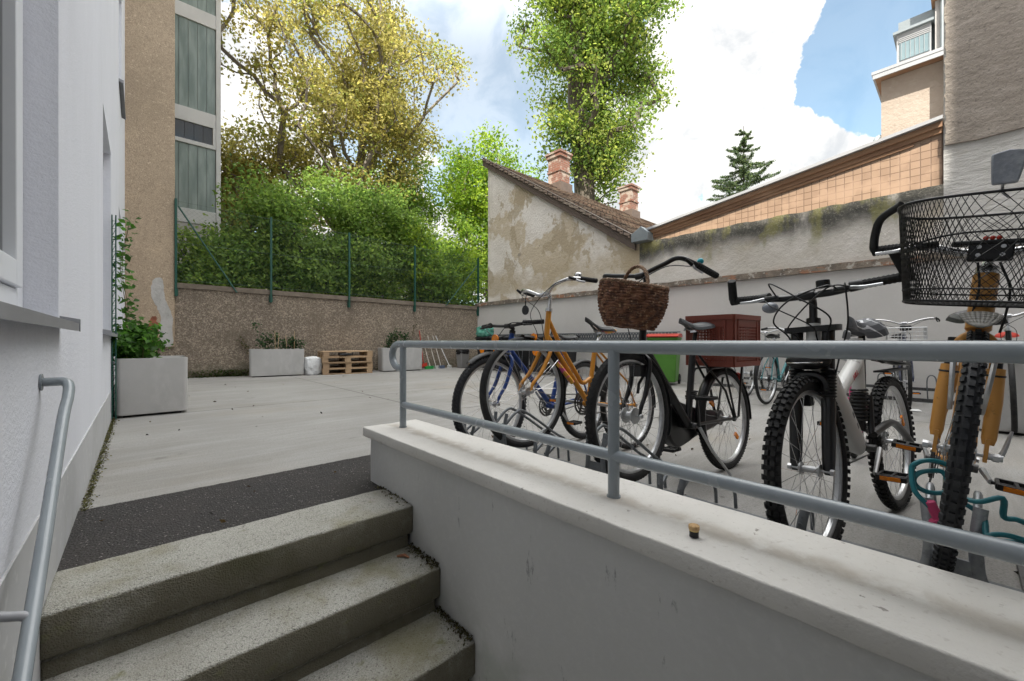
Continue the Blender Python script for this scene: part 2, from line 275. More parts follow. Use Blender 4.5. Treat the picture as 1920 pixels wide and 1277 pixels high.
def brick_mat(name, c1, c2, mortar, scale, msize=.02, bw=.5, rh=.25, axes=(0, 2), rough=.9, rot=None, bump=.4, dirt=None):
    m, nt, b = new_mat(name)
    xyz = nd(nt, 'ShaderNodeSeparateXYZ', {0: coords(nt)})
    h = math_(nt, 'ADD', xyz.outputs[0], xyz.outputs[1]) if axes == 'xy' else xyz.outputs[axes[0]]
    v = nd(nt, 'ShaderNodeCombineXYZ', {0: h, 1: xyz.outputs[2 if axes == 'xy' else axes[1]]}).outputs[0]
    t = nd(nt, 'ShaderNodeTexBrick', {'Vector': v, 'Color1': (*c1, 1), 'Color2': (*c2, 1), 'Mortar': (*mortar, 1), 'Scale': scale, 'Mortar Size': msize, 'Brick Width': bw, 'Row Height': rh, 'Mortar Smooth': .1, 'Bias': 0.0})
    if rot == 'grid': t.offset = 0
    col = t.outputs[0]
    n = nd(nt, 'ShaderNodeTexNoise', {'Vector': coords(nt), 'Scale': 3.0, 'Detail': 8.0}).outputs[0]
    if dirt: col = mixc(nt, math_(nt, 'MULTIPLY', ss(nt, n, .48, .6), dirt[1]), col, dirt[0])
    nt.links.new(col, b.inputs['Base Color']); b.inputs['Roughness'].default_value = rough
    bp = nd(nt, 'ShaderNodeBump', {'Height': t.outputs['Fac'], 'Strength': bump, 'Distance': .01}, invert=True)
    nt.links.new(bp.outputs[0], b.inputs['Normal'])
    return m


M['tile_wall'] = brick_mat('tile_wall', (.34, .228, .15), (.295, .195, .128), (.17, .105, .065), 1, .0065, .108, .108, (1, 2), .45, 'grid', .3, ((.40, .27, .18), .6))
M['chimney_brick'] = brick_mat('chimney_brick', (.20, .08, .05), (.14, .062, .042), (.20, .165, .135), 1, .008, .25, .075, 'xy', .95, None, .8, ((.34, .29, .24), .8))
M['roof_tiles'] = brick_mat('roof_tiles', (.25, .185, .14), (.18, .13, .10), (.07, .055, .045), 1, .02, .2, .18, (0, 1), .9, None, .8, ((.33, .28, .22), .6))


def glass_strip_mat():       # profiled wired glass: narrow vertical strips
    m, nt, b = new_mat('profiled_glass')
    n = nd(nt, 'ShaderNodeTexNoise', {'Vector': coords(nt, (3, 3, .5)), 'Scale': 2.0, 'Detail': 6.0}).outputs[0]
    col = mixc(nt, ss(nt, n, .35, .65), (.145, .19, .172), (.235, .285, .26))
    nt.links.new(col, b.inputs['Base Color'])
    b.inputs['Roughness'].default_value = .22; b.inputs['Specular IOR Level'].default_value = .6
    wv = nd(nt, 'ShaderNodeTexWave', {'Vector': coords(nt), 'Scale': 14.0}, bands_direction='X').outputs[0]
    nt.links.new(nd(nt, 'ShaderNodeBump', {'Height': wv, 'Strength': .15, 'Distance': .01}).outputs[0], b.inputs['Normal'])
    return m


M['profiled_glass'] = glass_strip_mat()


def leaf_mat(name, rough=.5, trans=.5):
    m, nt, b = new_mat(name)
    a = nd(nt, 'ShaderNodeAttribute', attribute_name='leaf_colour')
    nt.links.new(a.outputs[0], b.inputs['Base Color']); b.inputs['Roughness'].default_value = rough
    b.inputs['Specular IOR Level'].default_value = .2
    tr = nd(nt, 'ShaderNodeBsdfTranslucent', {0: mixc(nt, .5, a.outputs[0], a.outputs[0])})
    hs = nd(nt, 'ShaderNodeHueSaturation', {'Value': 1.7, 'Saturation': 1.05, 'Color': a.outputs[0]})
    nt.links.new(hs.outputs[0], tr.inputs[0])
    mx = nd(nt, 'ShaderNodeMixShader', {0: trans, 1: b.outputs[0], 2: tr.outputs[0]})
    nt.links.new(mx.outputs[0], nt.nodes['Material Output'].inputs[0])
    return m


M['leaf'] = leaf_mat('leaf')

# ------------------------------------------------------------------ mesh helpers


class MB:
    """collects shapes and links them as ONE mesh object"""

    def __init__(s): s.v = []; s.f = []

    def add(s, vs, fs):
        o = len(s.v); s.v += [tuple(p) for p in vs]; s.f += [tuple(i + o for i in f) for f in fs]

    def obox(s, c, ax, ay, az):
        c = Vector(c); ax, ay, az = Vector(ax), Vector(ay), Vector(az)
        vs = [c + ax * i + ay * j + az * k for k in (-1, 1) for j in (-1, 1) for i in (-1, 1)]
        s.add(vs, [(0, 2, 3, 1), (4, 5, 7, 6), (0, 1, 5, 4), (2, 6, 7, 3), (0, 4, 6, 2), (1, 3, 7, 5)])

    def box(s, x0, x1, y0, y1, z0, z1):
        s.obox(((x0 + x1) / 2, (y0 + y1) / 2, (z0 + z1) / 2), ((x1 - x0) / 2, 0, 0), (0, (y1 - y0) / 2, 0), (0, 0, (z1 - z0) / 2))

    def quad(s, a, b, c, d): s.add([a, b, c, d], [(0, 1, 2, 3)])

    def tube(s, pts, r, n=8, caps=True, closed=False, flat=None):
        P = [Vector(p) for p in pts]; k = len(P)
        rs = list(r) if hasattr(r, '__len__') else [r] * k
        T = []
        for i in range(k):
            a = P[i - 1] if (i > 0 or closed) else P[0]; b = P[(i + 1) % k] if (i < k - 1 or closed) else P[-1]
            t = b - a; T.append(t.normalized() if t.length > 1e-9 else Vector((0, 0, 1)))
        up = Vector((0, 0, 1)) if abs(T[0].z) < .9 else Vector((1, 0, 0))
        N = (up - T[0] * up.dot(T[0])).normalized(); o = len(s.v)
        for i in range(k):
            N = (N - T[i] * N.dot(T[i]))
            N = N.normalized() if N.length > 1e-6 else T[i].orthogonal().normalized()
            B = T[i].cross(N)
            fl = flat or (1, 1)
            for j in range(n):
                a = 2 * PI * j / n
                s.v.append(tuple(P[i] + (N * math.cos(a) * fl[0] + B * math.sin(a) * fl[1]) * rs[i]))
        for i in range(k if closed else k - 1):
            i2 = (i + 1) % k
            for j in range(n):
                j2 = (j + 1) % n
                s.f.append((o + i * n + j, o + i * n + j2, o + i2 * n + j2, o + i2 * n + j))
        if caps and not closed:
            s.f.append(tuple(o + j for j in reversed(range(n)))); s.f.append(tuple(o + (k - 1) * n + j for j in range(n)))

    def cyl(s, a, b, r, n=12, r2=None): s.tube([a, b], [r, r if r2 is None else r2], n)

    def sphere(s, c, r, n=12, m=8, sc=(1, 1, 1)):
        o = len(s.v)
        for i in range(m + 1):
            t = PI * i / m
            for j in range(n):
                a = 2 * PI * j / n
                s.v.append((c[0] + r * sc[0] * math.sin(t) * math.cos(a), c[1] + r * sc[1] * math.sin(t) * math.sin(a), c[2] + r * sc[2] * math.cos(t)))
        for i in range(m):
            for j in range(n):
                j2 = (j + 1) % n
                s.f.append((o + i * n + j, o + (i + 1) * n + j, o + (i + 1) * n + j2, o + i * n + j2))

    def ring(s, c, R_, prof, n=48, a0=0, a1=2 * PI, axis='y', caps=True):
        """sweep a closed profile [(radial, axial)] about the y (or z) axis through c"""
        full = abs(a1 - a0 - 2 * PI) < 1e-6; o = len(s.v); m = len(prof); k = n if full else n + 1
        for i in range(k):
            a = a0 + (a1 - a0) * i / n
            for (dr, dy) in prof:
                q = R_ + dr
                if axis == 'y': s.v.append((c[0] + q * math.cos(a), c[1] + dy, c[2] + q * math.sin(a)))
                else: s.v.append((c[0] + q * math.cos(a), c[1] + q * math.sin(a), c[2] + dy))
        for i in range(n):
            i2 = (i + 1) % k
            for j in range(m):
                j2 = (j + 1) % m
                s.f.append((o + i * m + j, o + i * m + j2, o + i2 * m + j2, o + i2 * m + j))
        if not full and caps:
            s.f.append(tuple(o + j for j in range(m))); s.f.append(tuple(o + n * m + j for j in reversed(range(m))))

    def prism(s, poly, d):
        """extrude a planar polygon of 3-D points along vector d"""
        P = [Vector(p) for p in poly]; d = Vector(d); n = len(P)
        s.add(P + [p + d for p in P], [tuple(range(n))[::-1], tuple(range(n, 2 * n))] + [(i, (i + 1) % n, n + (i + 1) % n, n + i) for i in range(n)])

    def build(s, name, mat, parent=None, bevel=0, seg=2, smooth=40, fix=True):
        me = bpy.data.meshes.new(name); me.from_pydata(s.v, [], s.f)
        if fix:
            bm = bmesh.new(); bm.from_mesh(me); bmesh.ops.recalc_face_normals(bm, faces=bm.faces); bm.to_mesh(me); bm.free()
        if smooth:
            me.shade_smooth(); me.set_sharp_from_angle(angle=R(smooth))
        me.materials.append(M[mat] if isinstance(mat, str) else mat)
        o = bpy.data.objects.new(name, me); COL.objects.link(o)
        if parent: o.parent = parent
        if bevel:
            b = o.modifiers.new('bevel', 'BEVEL'); b.width = bevel; b.segments = seg; b.limit_method = 'ANGLE'; b.angle_limit = R(40)
        return o


def tag(o, label=None, cat=None, group=None, kind=None):
    if label: o['label'] = label
    if cat: o['category'] = cat
    if group: o['group'] = group
    if kind: o['kind'] = kind
    return o


def thing(name, label, cat, loc=(0, 0, 0), rot=(0, 0, 0), group=None):
    o = bpy.data.objects.new(name, None); COL.objects.link(o); o.location = loc; o.rotation_euler = rot
    o.empty_display_size = .1
    return tag(o, label, cat, group)


def copy_tree(o, parent=None):
    c = o.copy(); COL.objects.link(c)
    if parent: c.parent = parent
    for ch in list(o.children): copy_tree(ch, c)
    return c


def spl(pts, k=6, closed=False):
    """Catmull-Rom resampling"""
    P = [Vector(p) for p in pts]; n = len(P); out = []
    for i in range(n if closed else n - 1):
        p1, p2 = P[i], P[(i + 1) % n]
        p0 = P[i - 1] if (i > 0 or closed) else p1 * 2 - p2
        p3 = P[(i + 2) % n] if (i + 2 < n or closed) else p2 * 2 - p1
        for j in range(k):
            t = j / k
            out.append(.5 * ((2 * p1) + (-p0 + p2) * t + (2 * p0 - 5 * p1 + 4 * p2 - p3) * t * t + (-p0 + 3 * p1 - 3 * p2 + p3) * t ** 3))
    if not closed: out.append(P[-1])
    return out


def text_part(txt, size, mat, parent, loc, rot, name, depth=.0006):
    cu = bpy.data.curves.new('text', 'FONT'); cu.body = txt; cu.size = size; cu.extrude = depth; cu.align_x = 'CENTER'; cu.align_y = 'CENTER'
    t = bpy.data.objects.new('text', cu); COL.objects.link(t)
    bpy.context.view_layer.update()
    me = bpy.data.meshes.new_from_object(t.evaluated_get(bpy.context.evaluated_depsgraph_get()))
    bpy.data.objects.remove(t); me.materials.clear(); me.materials.append(M[mat])
    o = bpy.data.objects.new(name, me); COL.objects.link(o); o.parent = parent; o.location = loc; o.rotation_euler = rot
    return o


K = .866          # the stair, parapet and railing were measured at 1/K of their real size


def fit(o):
    o.location = (o.location.x * K, o.location.y * K, EYE + K * (o.location.z - EYE)); o.scale = (K, K, K); return o


# ------------------------------------------------------------------ setting: ground, asphalt, lower landing
XW = -0.23        # face of the white building
XR = 8.3          # face of the wall opposite
g = MB()
g.quad((1.2, -200, 0), (300, -200, 0), (300, 2.95, 0), (1.2, 2.95, 0))
g.quad((-200, 2.95, 0), (300, 2.95, 0), (300, 300, 0), (-200, 300, 0))
g.quad((-200, -200, 0), (-.3, -200, 0), (-.3, 2.95, 0), (-200, 2.95, 0))
tag(g.build('ground', 'slab'), 'brushed pale concrete slab floor of the courtyard', 'ground', kind='structure')
g = MB()
rz_ = random.Random(8)
ex = [XW + (1.30 - XW) * i / 60 for i in range(61)]; ey = [2.952 + rz_.uniform(-.004, .004) for _ in ex]
for i in range(60):
    g.quad((ex[i], 2.205, .006), (ex[i + 1], 2.205, .006), (ex[i + 1], ey[i + 1], .006), (ex[i], ey[i], .006)); g.quad((ex[i], 2.205, .006), (ex[i + 1], 2.205, .006), (ex[i + 1], 2.205, -.2), (ex[i], 2.205, -.2))
tag(g.build('asphalt_strip', 'asphalt', fix=False), 'dark asphalt strip between the concrete slab and the top step', 'pavement', kind='structure')
g = MB(); g.box(-.3, 1.1, -2.2, 1.2, -1.2, -.60)
tag(g.build('lower_landing', 'step'), 'concrete landing at the foot of the steps', 'ground', kind='structure')


def rough_block(name, x0, x1, y0, y1, z0, z1, mat, jit=.004, cell=.035, bev=.014):
    bm = bmesh.new()
    bmesh.ops.create_cube(bm, size=1)
    for v in bm.verts:
        v.co = Vector(((x0 + x1) / 2 + v.co.x * (x1 - x0), (y0 + y1) / 2 + v.co.y * (y1 - y0), (z0 + z1) / 2 + v.co.z * (z1 - z0)))
    bmesh.ops.bevel(bm, geom=list(bm.edges), offset=bev, segments=2, affect='EDGES', profile=.5)
    n = int((x1 - x0) / cell)
    for i in range(1, n):
        x = x0 + (x1 - x0) * i / n
        bmesh.ops.bisect_plane(bm, geom=list(bm.verts) + list(bm.edges) + list(bm.faces), plane_co=(x, 0, 0), plane_no=(1, 0, 0))
    for v in bm.verts:
        p = v.co * 9
        d = noise.noise_vector(p) * jit + noise.noise_vector(v.co * 34) * jit * .5
        v.co += Vector((d.x * .3, d.y, d.z))
    me = bpy.data.meshes.new(name); bm.to_mesh(me); bm.free()
    me.shade_smooth(); me.set_sharp_from_angle(angle=R(50)); me.materials.append(M[mat])
    o = bpy.data.objects.new(name, me); COL.objects.link(o)
    return o


SG = 'concrete steps down from the courtyard'
step_spec = [(2.175, 2.56, -.115, 'topmost rough concrete step directly below the asphalt strip'),
             (1.875, 2.30, -.355, 'middle rough concrete step with a dark spot and a twig'),
             (1.570, 2.00, -.585, 'lowest visible mossy concrete step beside the parapet'),
             (1.265, 1.70, -.815, 'concrete step below the frame at the foot of the flight')]
for y0, y1, zt, lab in step_spec[:3]:
    t = fit(thing('concrete_step', lab, 'step', (0, 0, 0), group=SG))
    o = rough_block('tread', XW / K + .001, 1.192, y0, y1, zt - .165, zt, 'step'); o.parent = t
    o = rough_block('riser', XW / K + .002, 1.17, y0 + .016, y1, zt - .32, zt - .168, 'step', .003); o.parent = t

# small litter on steps
tw = MB(); tw.tube([(1.06, 2.12, -.349), (1.09, 2.09, -.341), (1.10, 2.06, -.346)], [.006, .009, .005], 6)
tag(fit(tw.build('twig', 'twig')), 'short reddish brown twig lying on the middle step by the parapet', 'twig')

# ------------------------------------------------------------------ parapet, coping, railing
t = fit(thing('parapet_wall', 'low grey rendered parapet wall with pale coping beside the steps', 'wall', (0, 0, 0)))
b = MB(); b.box(1.19, 1.54, -2.53, 2.775, -1.2, .184); b.build('wall', 'parapet_face', t)
bm = bmesh.new()
prof = [(1.155, .184), (1.155, .247), (1.30, .2455), (1.365, .243), (1.43, .2465), (1.57, .247), (1.57, .184)]
cp = MB(); n = 90; ys = [-2.53 + i * (5.36 / n) for i in range(n + 1)]
for i in range(n):
    for j in range(len(prof)):
        a, c_ = prof[j], prof[(j + 1) % len(prof)]
        cp.quad((a[0], ys[i], a[1]), (a[0], ys[i + 1], a[1]), (c_[0], ys[i + 1], c_[1]), (c_[0], ys[i], c_[1]))
cp.add([(x, ys[-1], z) for x, z in prof], [tuple(range(len(prof)))])
cp.add([(x, ys[0], z) for x, z in prof], [tuple(range(len(prof)))])
o = cp.build('coping', 'coping', t)
bm = bmesh.new(); bm.from_mesh(o.data); bmesh.ops.remove_doubles(bm, verts=bm.verts, dist=1e-5)
bmesh.ops.recalc_face_normals(bm, faces=bm.faces)
for v in bm.verts:
    d = noise.noise_vector(v.co * 14) * .0025; v.co += Vector((d.x, d.y * .2, d.z * .5))
bm.to_mesh(o.data); bm.free()
bv = o.modifiers.new('bevel', 'BEVEL'); bv.width = .006; bv.segments = 2; bv.limit_method = 'ANGLE'; bv.angle_limit = R(40)

t = fit(thing('metal_railing', 'grey painted tubular steel railing standing on the parapet coping', 'railing', (1.365, 0, .24)))
RX = 0
b = MB()
pth = [(0, -2.53, .5855), (0, 2.66, .5855)]
loop = [(0, 2.72, .583), (0, 2.775, .562), (0, 2.802, .51), (0, 2.785, .455), (0, 2.735, .422), (0, 2.65, .412)]
b.tube([Vector(p) for p in pth[:1]] + spl(pth[1:] + loop, 6), .0245, 16)
b.build('top_rail', 'rail_paint', t)
b = MB(); b.tube([(0, -2.53, .163), (0, 2.64, .163)], .0225, 16); b.build('lower_rail', 'rail_paint', t)
for y in (2.64, .917, -.80):
    b = MB(); b.cyl((0, y, .0), (0, y, .58), .0225, 16); b.cyl((0, y, .002), (0, y, .008), .027, 16)
    b.build('post', 'rail_paint', t)
t = thing('bottle_stopper', 'small gold and black bottle stopper lying on the parapet coping', 'stopper', (1.264, .56, .2475), (0, 0, .4)); fit(t); t.scale = (1.12,) * 3
b = MB(); b.cyl((0, 0, 0), (0, 0, .014), .0105, 18); b.build('base', 'black_plastic', t)
b = MB(); b.cyl((0, 0, .014), (0, 0, .0165), .0112, 18); b.build('band', 'gold', t)
b = MB(); b.cyl((0, 0, .0165), (0, 0, .027), .0125, 18); b.build('cap', 'cork', t, bevel=.002)

# wall handrail on the white wall
t = thing('wall_handrail', 'grey tubular handrail fixed to the white wall beside the steps', 'handrail', (XW, 1.93, .72))
X0 = .062
b = MB(); b.tube(spl([(.004, 0, 0), (.03, 0, 0), (.052, -.008, -.001), (.064, -.03, -.012), (X0 + .004, -.07, -.045), (X0, -.15, -.11), (X0, -.45, -.335), (X0, -.74, -.545), (X0, -1.3, -.945)], 6), .0135, 14)
b.build('rail', 'rail_paint', t)
b = MB(); b.cyl((.001, 0, .0), (.006, 0, .0), .026, 18); b.build('flange', 'rail_paint', t)
b = MB(); b.tube(spl([(.003, -.60, -.43), (.03, -.605, -.44), (.05, -.61, -.445), (X0, -.615, -.453)], 4), .0095, 10); b.cyl((.001, -.60, -.43), (.005, -.60, -.43), .022, 16); b.build('bracket', 'sill_metal', t)

# ------------------------------------------------------------------ white building on the left
t = thing('white_building', 'tall white rendered building wall with recessed windows on the left', 'building', (0, 0, 0))
WINS = [(y0, y1, z0, z1) for (z0, z1) in ((.93, 2.86), (4.72, 6.65)) for (y0, y1) in ((-2.6, -1.3), (1.02, 2.33), (4.9, 6.2), (8.45, 9.75))]
XB = -9.0
ROOF = [(-14, -7.55, 21, -.5), (-7.55, -2.95, 16.55, XB), (-2.95, 4.5, 21, XB), (4.5, 8.0, 12, XB), (8.0, 10.6, 8.8, XB), (10.6, 12.1, 13, XB)]     # unseen roofline, heights stepped to shade the court and pass sun to the tiles
ys = sorted({q for r_ in ROOF for q in r_[:2]} | {q for wn in WINS for q in wn[:2]}); zs = sorted({-1.2} | {r_[2] for r_ in ROOF} | {q for wn in WINS for q in wn[2:]})
b = MB()
for i in range(len(ys) - 1):
    for j in range(len(zs) - 1):
        ym, zm = (ys[i] + ys[i + 1]) / 2, (zs[j] + zs[j + 1]) / 2
        if any(a < ym < c and d < zm < e for a, c, d, e in WINS) or any(a < ym < c and zm > h for a, c, h, _ in ROOF): continue
        b.quad((XW, ys[i], zs[j]), (XW, ys[i + 1], zs[j]), (XW, ys[i + 1], zs[j + 1]), (XW, ys[i], zs[j + 1]))
for a, c, h, xb in ROOF:
    b.quad((XW, a, h), (XW, c, h), (xb, c, h), (xb, a, h)); b.quad((xb, a, -1.2), (xb, c, -1.2), (xb, c, h), (xb, a, h))
    for y in (a, c): b.quad((XW, y, 7.5), (xb, y, 7.5), (xb, y, h), (XW, y, h))
for y in (-14, 12.1): b.quad((XW, y, -1.2), (XB, y, -1.2), (XB, y, 7.5), (XW, y, 7.5))
RD = .10
for a, c, d, e in WINS:      # reveals
    x1 = XW - RD
    b.quad((XW, c, d), (x1, c, d), (x1, c, e), (XW, c, e)); b.quad((XW, a, d), (x1, a, d), (x1, a, e), (XW, a, e))
    b.quad((XW, a, e), (XW, c, e), (x1, c, e), (x1, a, e)); b.quad((XW, a, d), (XW, c, d), (x1, c, d), (x1, a, d))
b.build('wall', 'white_render', t, fix=False, smooth=0)
b = MB(); b.box(XW - .02, XW + .005, 2.60, 5.96, -.03, .315); b.box(XW - .02, XW + .005, 6.10, 12.0, -.03, .315); b.box(XW - .02, XW + .005, 5.96, 6.10, .22, .315); b.box(XW - .02, XW + .005, 5.96, 6.10, -.03, .08); b.box(XW - .02, XW + .005, -2.19, 2.60, -1.2, .315)
b.build('plinth', 'plinth', t)
b = MB(); b.box(XW - .06, XW + .001, 5.965, 6.095, .085, .215); v = b.build('vent', 'sill_metal', t)
for a, c, d, e in WINS:
    x1 = XW - RD
    b = MB(); fw = .10
    for (y0, y1, z0, z1) in ((a, a + fw, d, e), (c - fw, c, d, e), (a + fw, c - fw, d, d + fw), (a + fw, c - fw, e - fw, e)): b.box(x1 - .05, x1 + .012, y0, y1, z0, z1)
    ym = (a + c) / 2
    for (q0, q1) in ((a + fw, ym), (ym, c - fw)):
        for (y0, y1, z0, z1) in ((q0 + .003, q0 + .10, d + fw + .004, e - fw - .004), (q1 - .10, q1 - .003, d + fw + .004, e - fw - .004), (q0 + .10, q1 - .10, d + fw + .004, d + fw + .09), (q0 + .10, q1 - .10, e - fw - .09, e - fw - .004)): b.box(x1 - .05, x1 + .026, y0, y1, z0, z1)
    wf = b.build('window', 'white_frame', t, bevel=.004)
    b = MB(); b.box(x1 - .03, x1 - .005, a + fw, c - fw, d + fw, e - fw); b.build('pane', 'glass_dark', wf)
    b = MB(); b.prism([(x1 + .012, a - .03, d + .006), (x1 + .012, a - .03, d + .012), (XW + .052, a - .03, d - .012), (XW + .052, a - .03, d - .042), (XW + .047, a - .03, d - .042), (XW + .047, a - .03, d - .018)], (0, c - a + .06, 0))
    for yy in (a - .033, c + .028):
        b.prism([(XW + .0, yy, d - .022), (XW + .0, yy, d + .016), (XW + .056, yy, d + .004), (XW + .056, yy, d - .045)], (0, .006, 0))
    b.build('sill', 'sill_metal', wf)
    if d < 1 and a > 0:
        b = MB(); b.box(x1 + .012, x1 + .022, c - .09, c - .06, d + .018, d + .04); b.build('drain_cap', 'white_frame', wf, bevel=.003)

t = thing('rear_shade_block', 'unseen white rendered block added behind the viewer to shade the courtyard', 'building', (0, 0, 0))  # unseen mass added behind the camera to cut light from the back
b = MB(); b.box(-.1, 4.5, -11, -2.2, -1.2, 9.0); b.build('wall', 'white_render', t)
b = MB(); b.box(-.2, 4.4, -2.198, -.55, 3.0, 3.2); b.build('shade_slab', 'facade_grey', t)  # overhead slab added out of view to darken the bikes and steps

# ------------------------------------------------------------------ far boundary wall, beige building, glass stair tower
FY = lambda x: 11.9 - .1434 * (x - .63)
FZ = lambda x: 2.15 - .0237 * (x - .63)
WANG = math.atan(-.1434)
t = thing('pebbledash_wall', 'brown pebble-dashed boundary wall with coping across the far end', 'wall', (0, 0, 0))
b = MB(); N = 30
def wall_strip(b, x0, x1, off0, off1, zb, zt, n=30):
    for i in range(n):
        xa, xb = x0 + (x1 - x0) * i / n, x0 + (x1 - x0) * (i + 1) / n
        P = []
        for x in (xa, xb):
            P.append([(x, FY(x) + off0, zb(x)), (x, FY(x) + off0, zt(x)), (x, FY(x) + off1, zt(x)), (x, FY(x) + off1, zb(x))])
        for k in range(4): b.quad(P[0][k], P[1][k], P[1][(k + 1) % 4], P[0][(k + 1) % 4])
    b.quad(*P[1])
wall_strip(b, -.25, 8.6, 0, .25, lambda x: -.1, lambda x: FZ(x) - .115)
b.build('wall', 'pebble_dash', t)
b = MB(); wall_strip(b, .61, 8.6, -.035, .285, lambda x: FZ(x) - .113 + noise.noise((x * 3, 0, 0)) * .006, lambda x: FZ(x) + noise.noise((x * 2, 5, 0)) * .008, 60)
b.build('coping', 'wall_coping', t)

t = thing('beige_building', 'beige roughcast building end wall with flaking plaster beside the planter', 'building', (0, 0, 0))
b = MB(); b.box(-8.5, .585, 11.86, 15.3, .70, 13.5); b.build('wall', 'beige_stucco', t, bevel=.02)
random.seed(3)
pp = [(.555, 0), (.56, .22), (.565, .6), (.50, .85), (.46, .95), (.42, 1.15), (.40, 1.42), (.33, 1.50), (.24, 1.42), (.20, 1.2), (.24, .98), (.30, .86), (.34, .72), (.37, .62), (.36, .5), (.33, .38), (.36, .2), (.34, 0)]
pl = spl([(x - .02, 11.856, .735 + z) for x, z in pp], 5, True)
pl = [(p.x + noise.noise(p * 19) * .02, p.y, max(.71, p.z + noise.noise(p * 23) * .02)) for p in pl]
b = MB(); b.prism(pl, (0, .02, 0)); b.build('plaster_patch', 'patch_plaster', t)
pp = [(.05, .03), (.02, .20), (.06, .36), (.14, .43), (.18, .50), (.20, .60), (.26, .63), (.29, .55), (.33, .48), (.34, .40), (.31, .30), (.33, .17), (.30, .05)]
pl = spl([(x - .02, 11.8575, .75 + z) for x, z in pp], 5, True); pl = [(p.x + noise.noise(p * 25) * .025, p.y, p.z + noise.noise(p * 29) * .025) for p in pl]
b = MB(); b.prism(pl, (0, .02, 0)); b.build('bare_brick', 'brick_red', t)

GY = 15.5
t = thing('glass_stair_tower', 'stair tower glazed with narrow profiled glass strips behind the fence', 'building', (0, 0, 0))
gx0, gx1 = -1.0, 1.86
b = MB(); b.box(gx0, gx1 - .02, GY + .1, GY + 3, 0, 15); b.build('core', 'facade_grey', t)
lv = [4.35, 7.35, 10.4, 13.4]
b = MB()
for z in lv: b.box(gx0, gx1 - .12, GY - .03, GY + .08, z, z + .42)
b.box(gx1 - .12, gx1, GY - .05, GY + .12, 2.3, 15)
b.box(gx0, gx1 - .12, GY - .035, GY + .08, 6.70, 6.82); b.box(gx1 - .20, gx1 - .12, GY - .035, GY + .08, 6.82, 7.35)
b.build('frame', 'frame_pale', t, bevel=.008)
xs = [gx1 - .13 - .222 * i for i in range(12)]
for z0, z1 in ((4.77, 6.70), (6.82, 7.35), (7.77, 10.4), (10.82, 13.4)):
    b = MB()
    for x in xs:
        xb_ = x - (.085 if z0 == 6.82 else 0)
        b.box(xb_ - .213, xb_, GY + .01, GY + .05, z0, z1)
    b.build('glass_strips', 'glass_dark' if z0 == 6.82 else 'profiled_glass', t)
b = MB(); b.box(gx0, gx1 - .13, GY - .01, GY + .09, 0, 4.35); b.build('base_wall', 'facade_grey', t)

# ------------------------------------------------------------------ green chain-link fence on the far wall
t = thing('chain_link_fence', 'green steel chain-link fence with slanting braces on top of the far wall', 'fence', (0, 0, 0))
POSTS = [.60, 2.42, 4.25, 6.10, 8.24]
for x in POSTS:
    b = MB(); y = FY(x) - .065; zt = 4.02 - .06 * (x - .6)
    b.box(x - .022, x + .022, y - .025, y + .025, FZ(x) - .31, zt)
    b.box(x - .04, x + .04, y + .025, FY(x) - .003 if False else y + .031, FZ(x) - .30, FZ(x) - .14)
    b.build('post', 'green_metal', t)
for xa, za, xb, zb in ((.64, 3.86, 1.72, FZ(1.7) - .13), (8.2, 3.3, 7.1, FZ(7.1) - .06)):
    b = MB(); b.cyl((xa, FY(xa) - .07, za), (xb, FY(xb) - .06, zb), .017, 8); b.build('brace', 'green_metal', t)
b = MB(); zt = 3.95
x0, x1 = .6, 8.24
hgt = lambda x: 3.98 - .06 * (x - .6)
for zz in (0.06, .9, 1.78):
    b.tube([(x, FY(x) - .035, FZ(x) + zz if zz < 1.5 else hgt(x)) for x in (x0, 4, x1)], .003, 4)
stp = .095
for sgn in (1, -1):
    k = -2.0
    while k < 10.2:
        pts = []
        for q in (0, 1):
            x = k + (1.85 * q if sgn > 0 else 1.85 * (1 - q)); pts.append((x, FZ(x) + .04 + (hgt(x) - FZ(x) - .04) * q))
        (xa, za), (xb, zb) = pts
        lo, hi = 0.0, 1.0
        for (bnd, s) in ((x0, 1), (x1, -1)):
            da, db = (xa - bnd) * s, (xb - bnd) * s
            if da < 0 and db < 0: lo = 2
            elif da < 0: lo = max(lo, da / (da - db))
            elif db < 0: hi = min(hi, da / (da - db))
        if lo < hi - .02:
            q0 = (xa + (xb - xa) * lo, za + (zb - za) * lo); q1 = (xa + (xb - xa) * hi, za + (zb - za) * hi)
            b.tube([(q0[0], FY(q0[0]) - .035, q0[1]), (q1[0], FY(q1[0]) - .035, q1[1])], .0010, 3, caps=False)
        k += stp
b.build('mesh', 'wire', t, smooth=0)

# ------------------------------------------------------------------ wall on the right, old house, lean-to, tall buildings
t = thing('grey_painted_wall', 'low grey painted wall with a crumbling ledge along the right side', 'wall', (0, 0, 0))
b = MB(); b.box(XR - .04, XR + .3, -12, 10.9, -.1, 1.965); b.build('wall', 'grey_paint', t)
b = MB(); n = 150
LY = [-12 + 22.88 * i / n for i in range(n + 1)]
def led(y): return (XR - .10 + noise.noise((y * 2.3, 0, 1)) * .018 + noise.noise((y * 9, 0, 4)) * .012, 2.075 + noise.noise((y * 3, 2, 1)) * .02 + noise.noise((y * 11, 2, 1)) * .012)
for i in range(n):
    (xa, za), (xb, zb) = led(LY[i]), led(LY[i + 1]); ya, yb = LY[i], LY[i + 1]
    b.quad((xa, ya, 1.967), (xb, yb, 1.967), (xb, yb, zb), (xa, ya, za)); b.quad((xa, ya, za), (xb, yb, zb), (XR + .1, yb, zb + .03), (XR + .1, ya, za + .03)); b.quad((xa, ya, 1.967), (xb, yb, 1.967), (XR + .1, yb, 1.967), (XR + .1, ya, 1.967))
b.build('ledge', 'ledge', t)

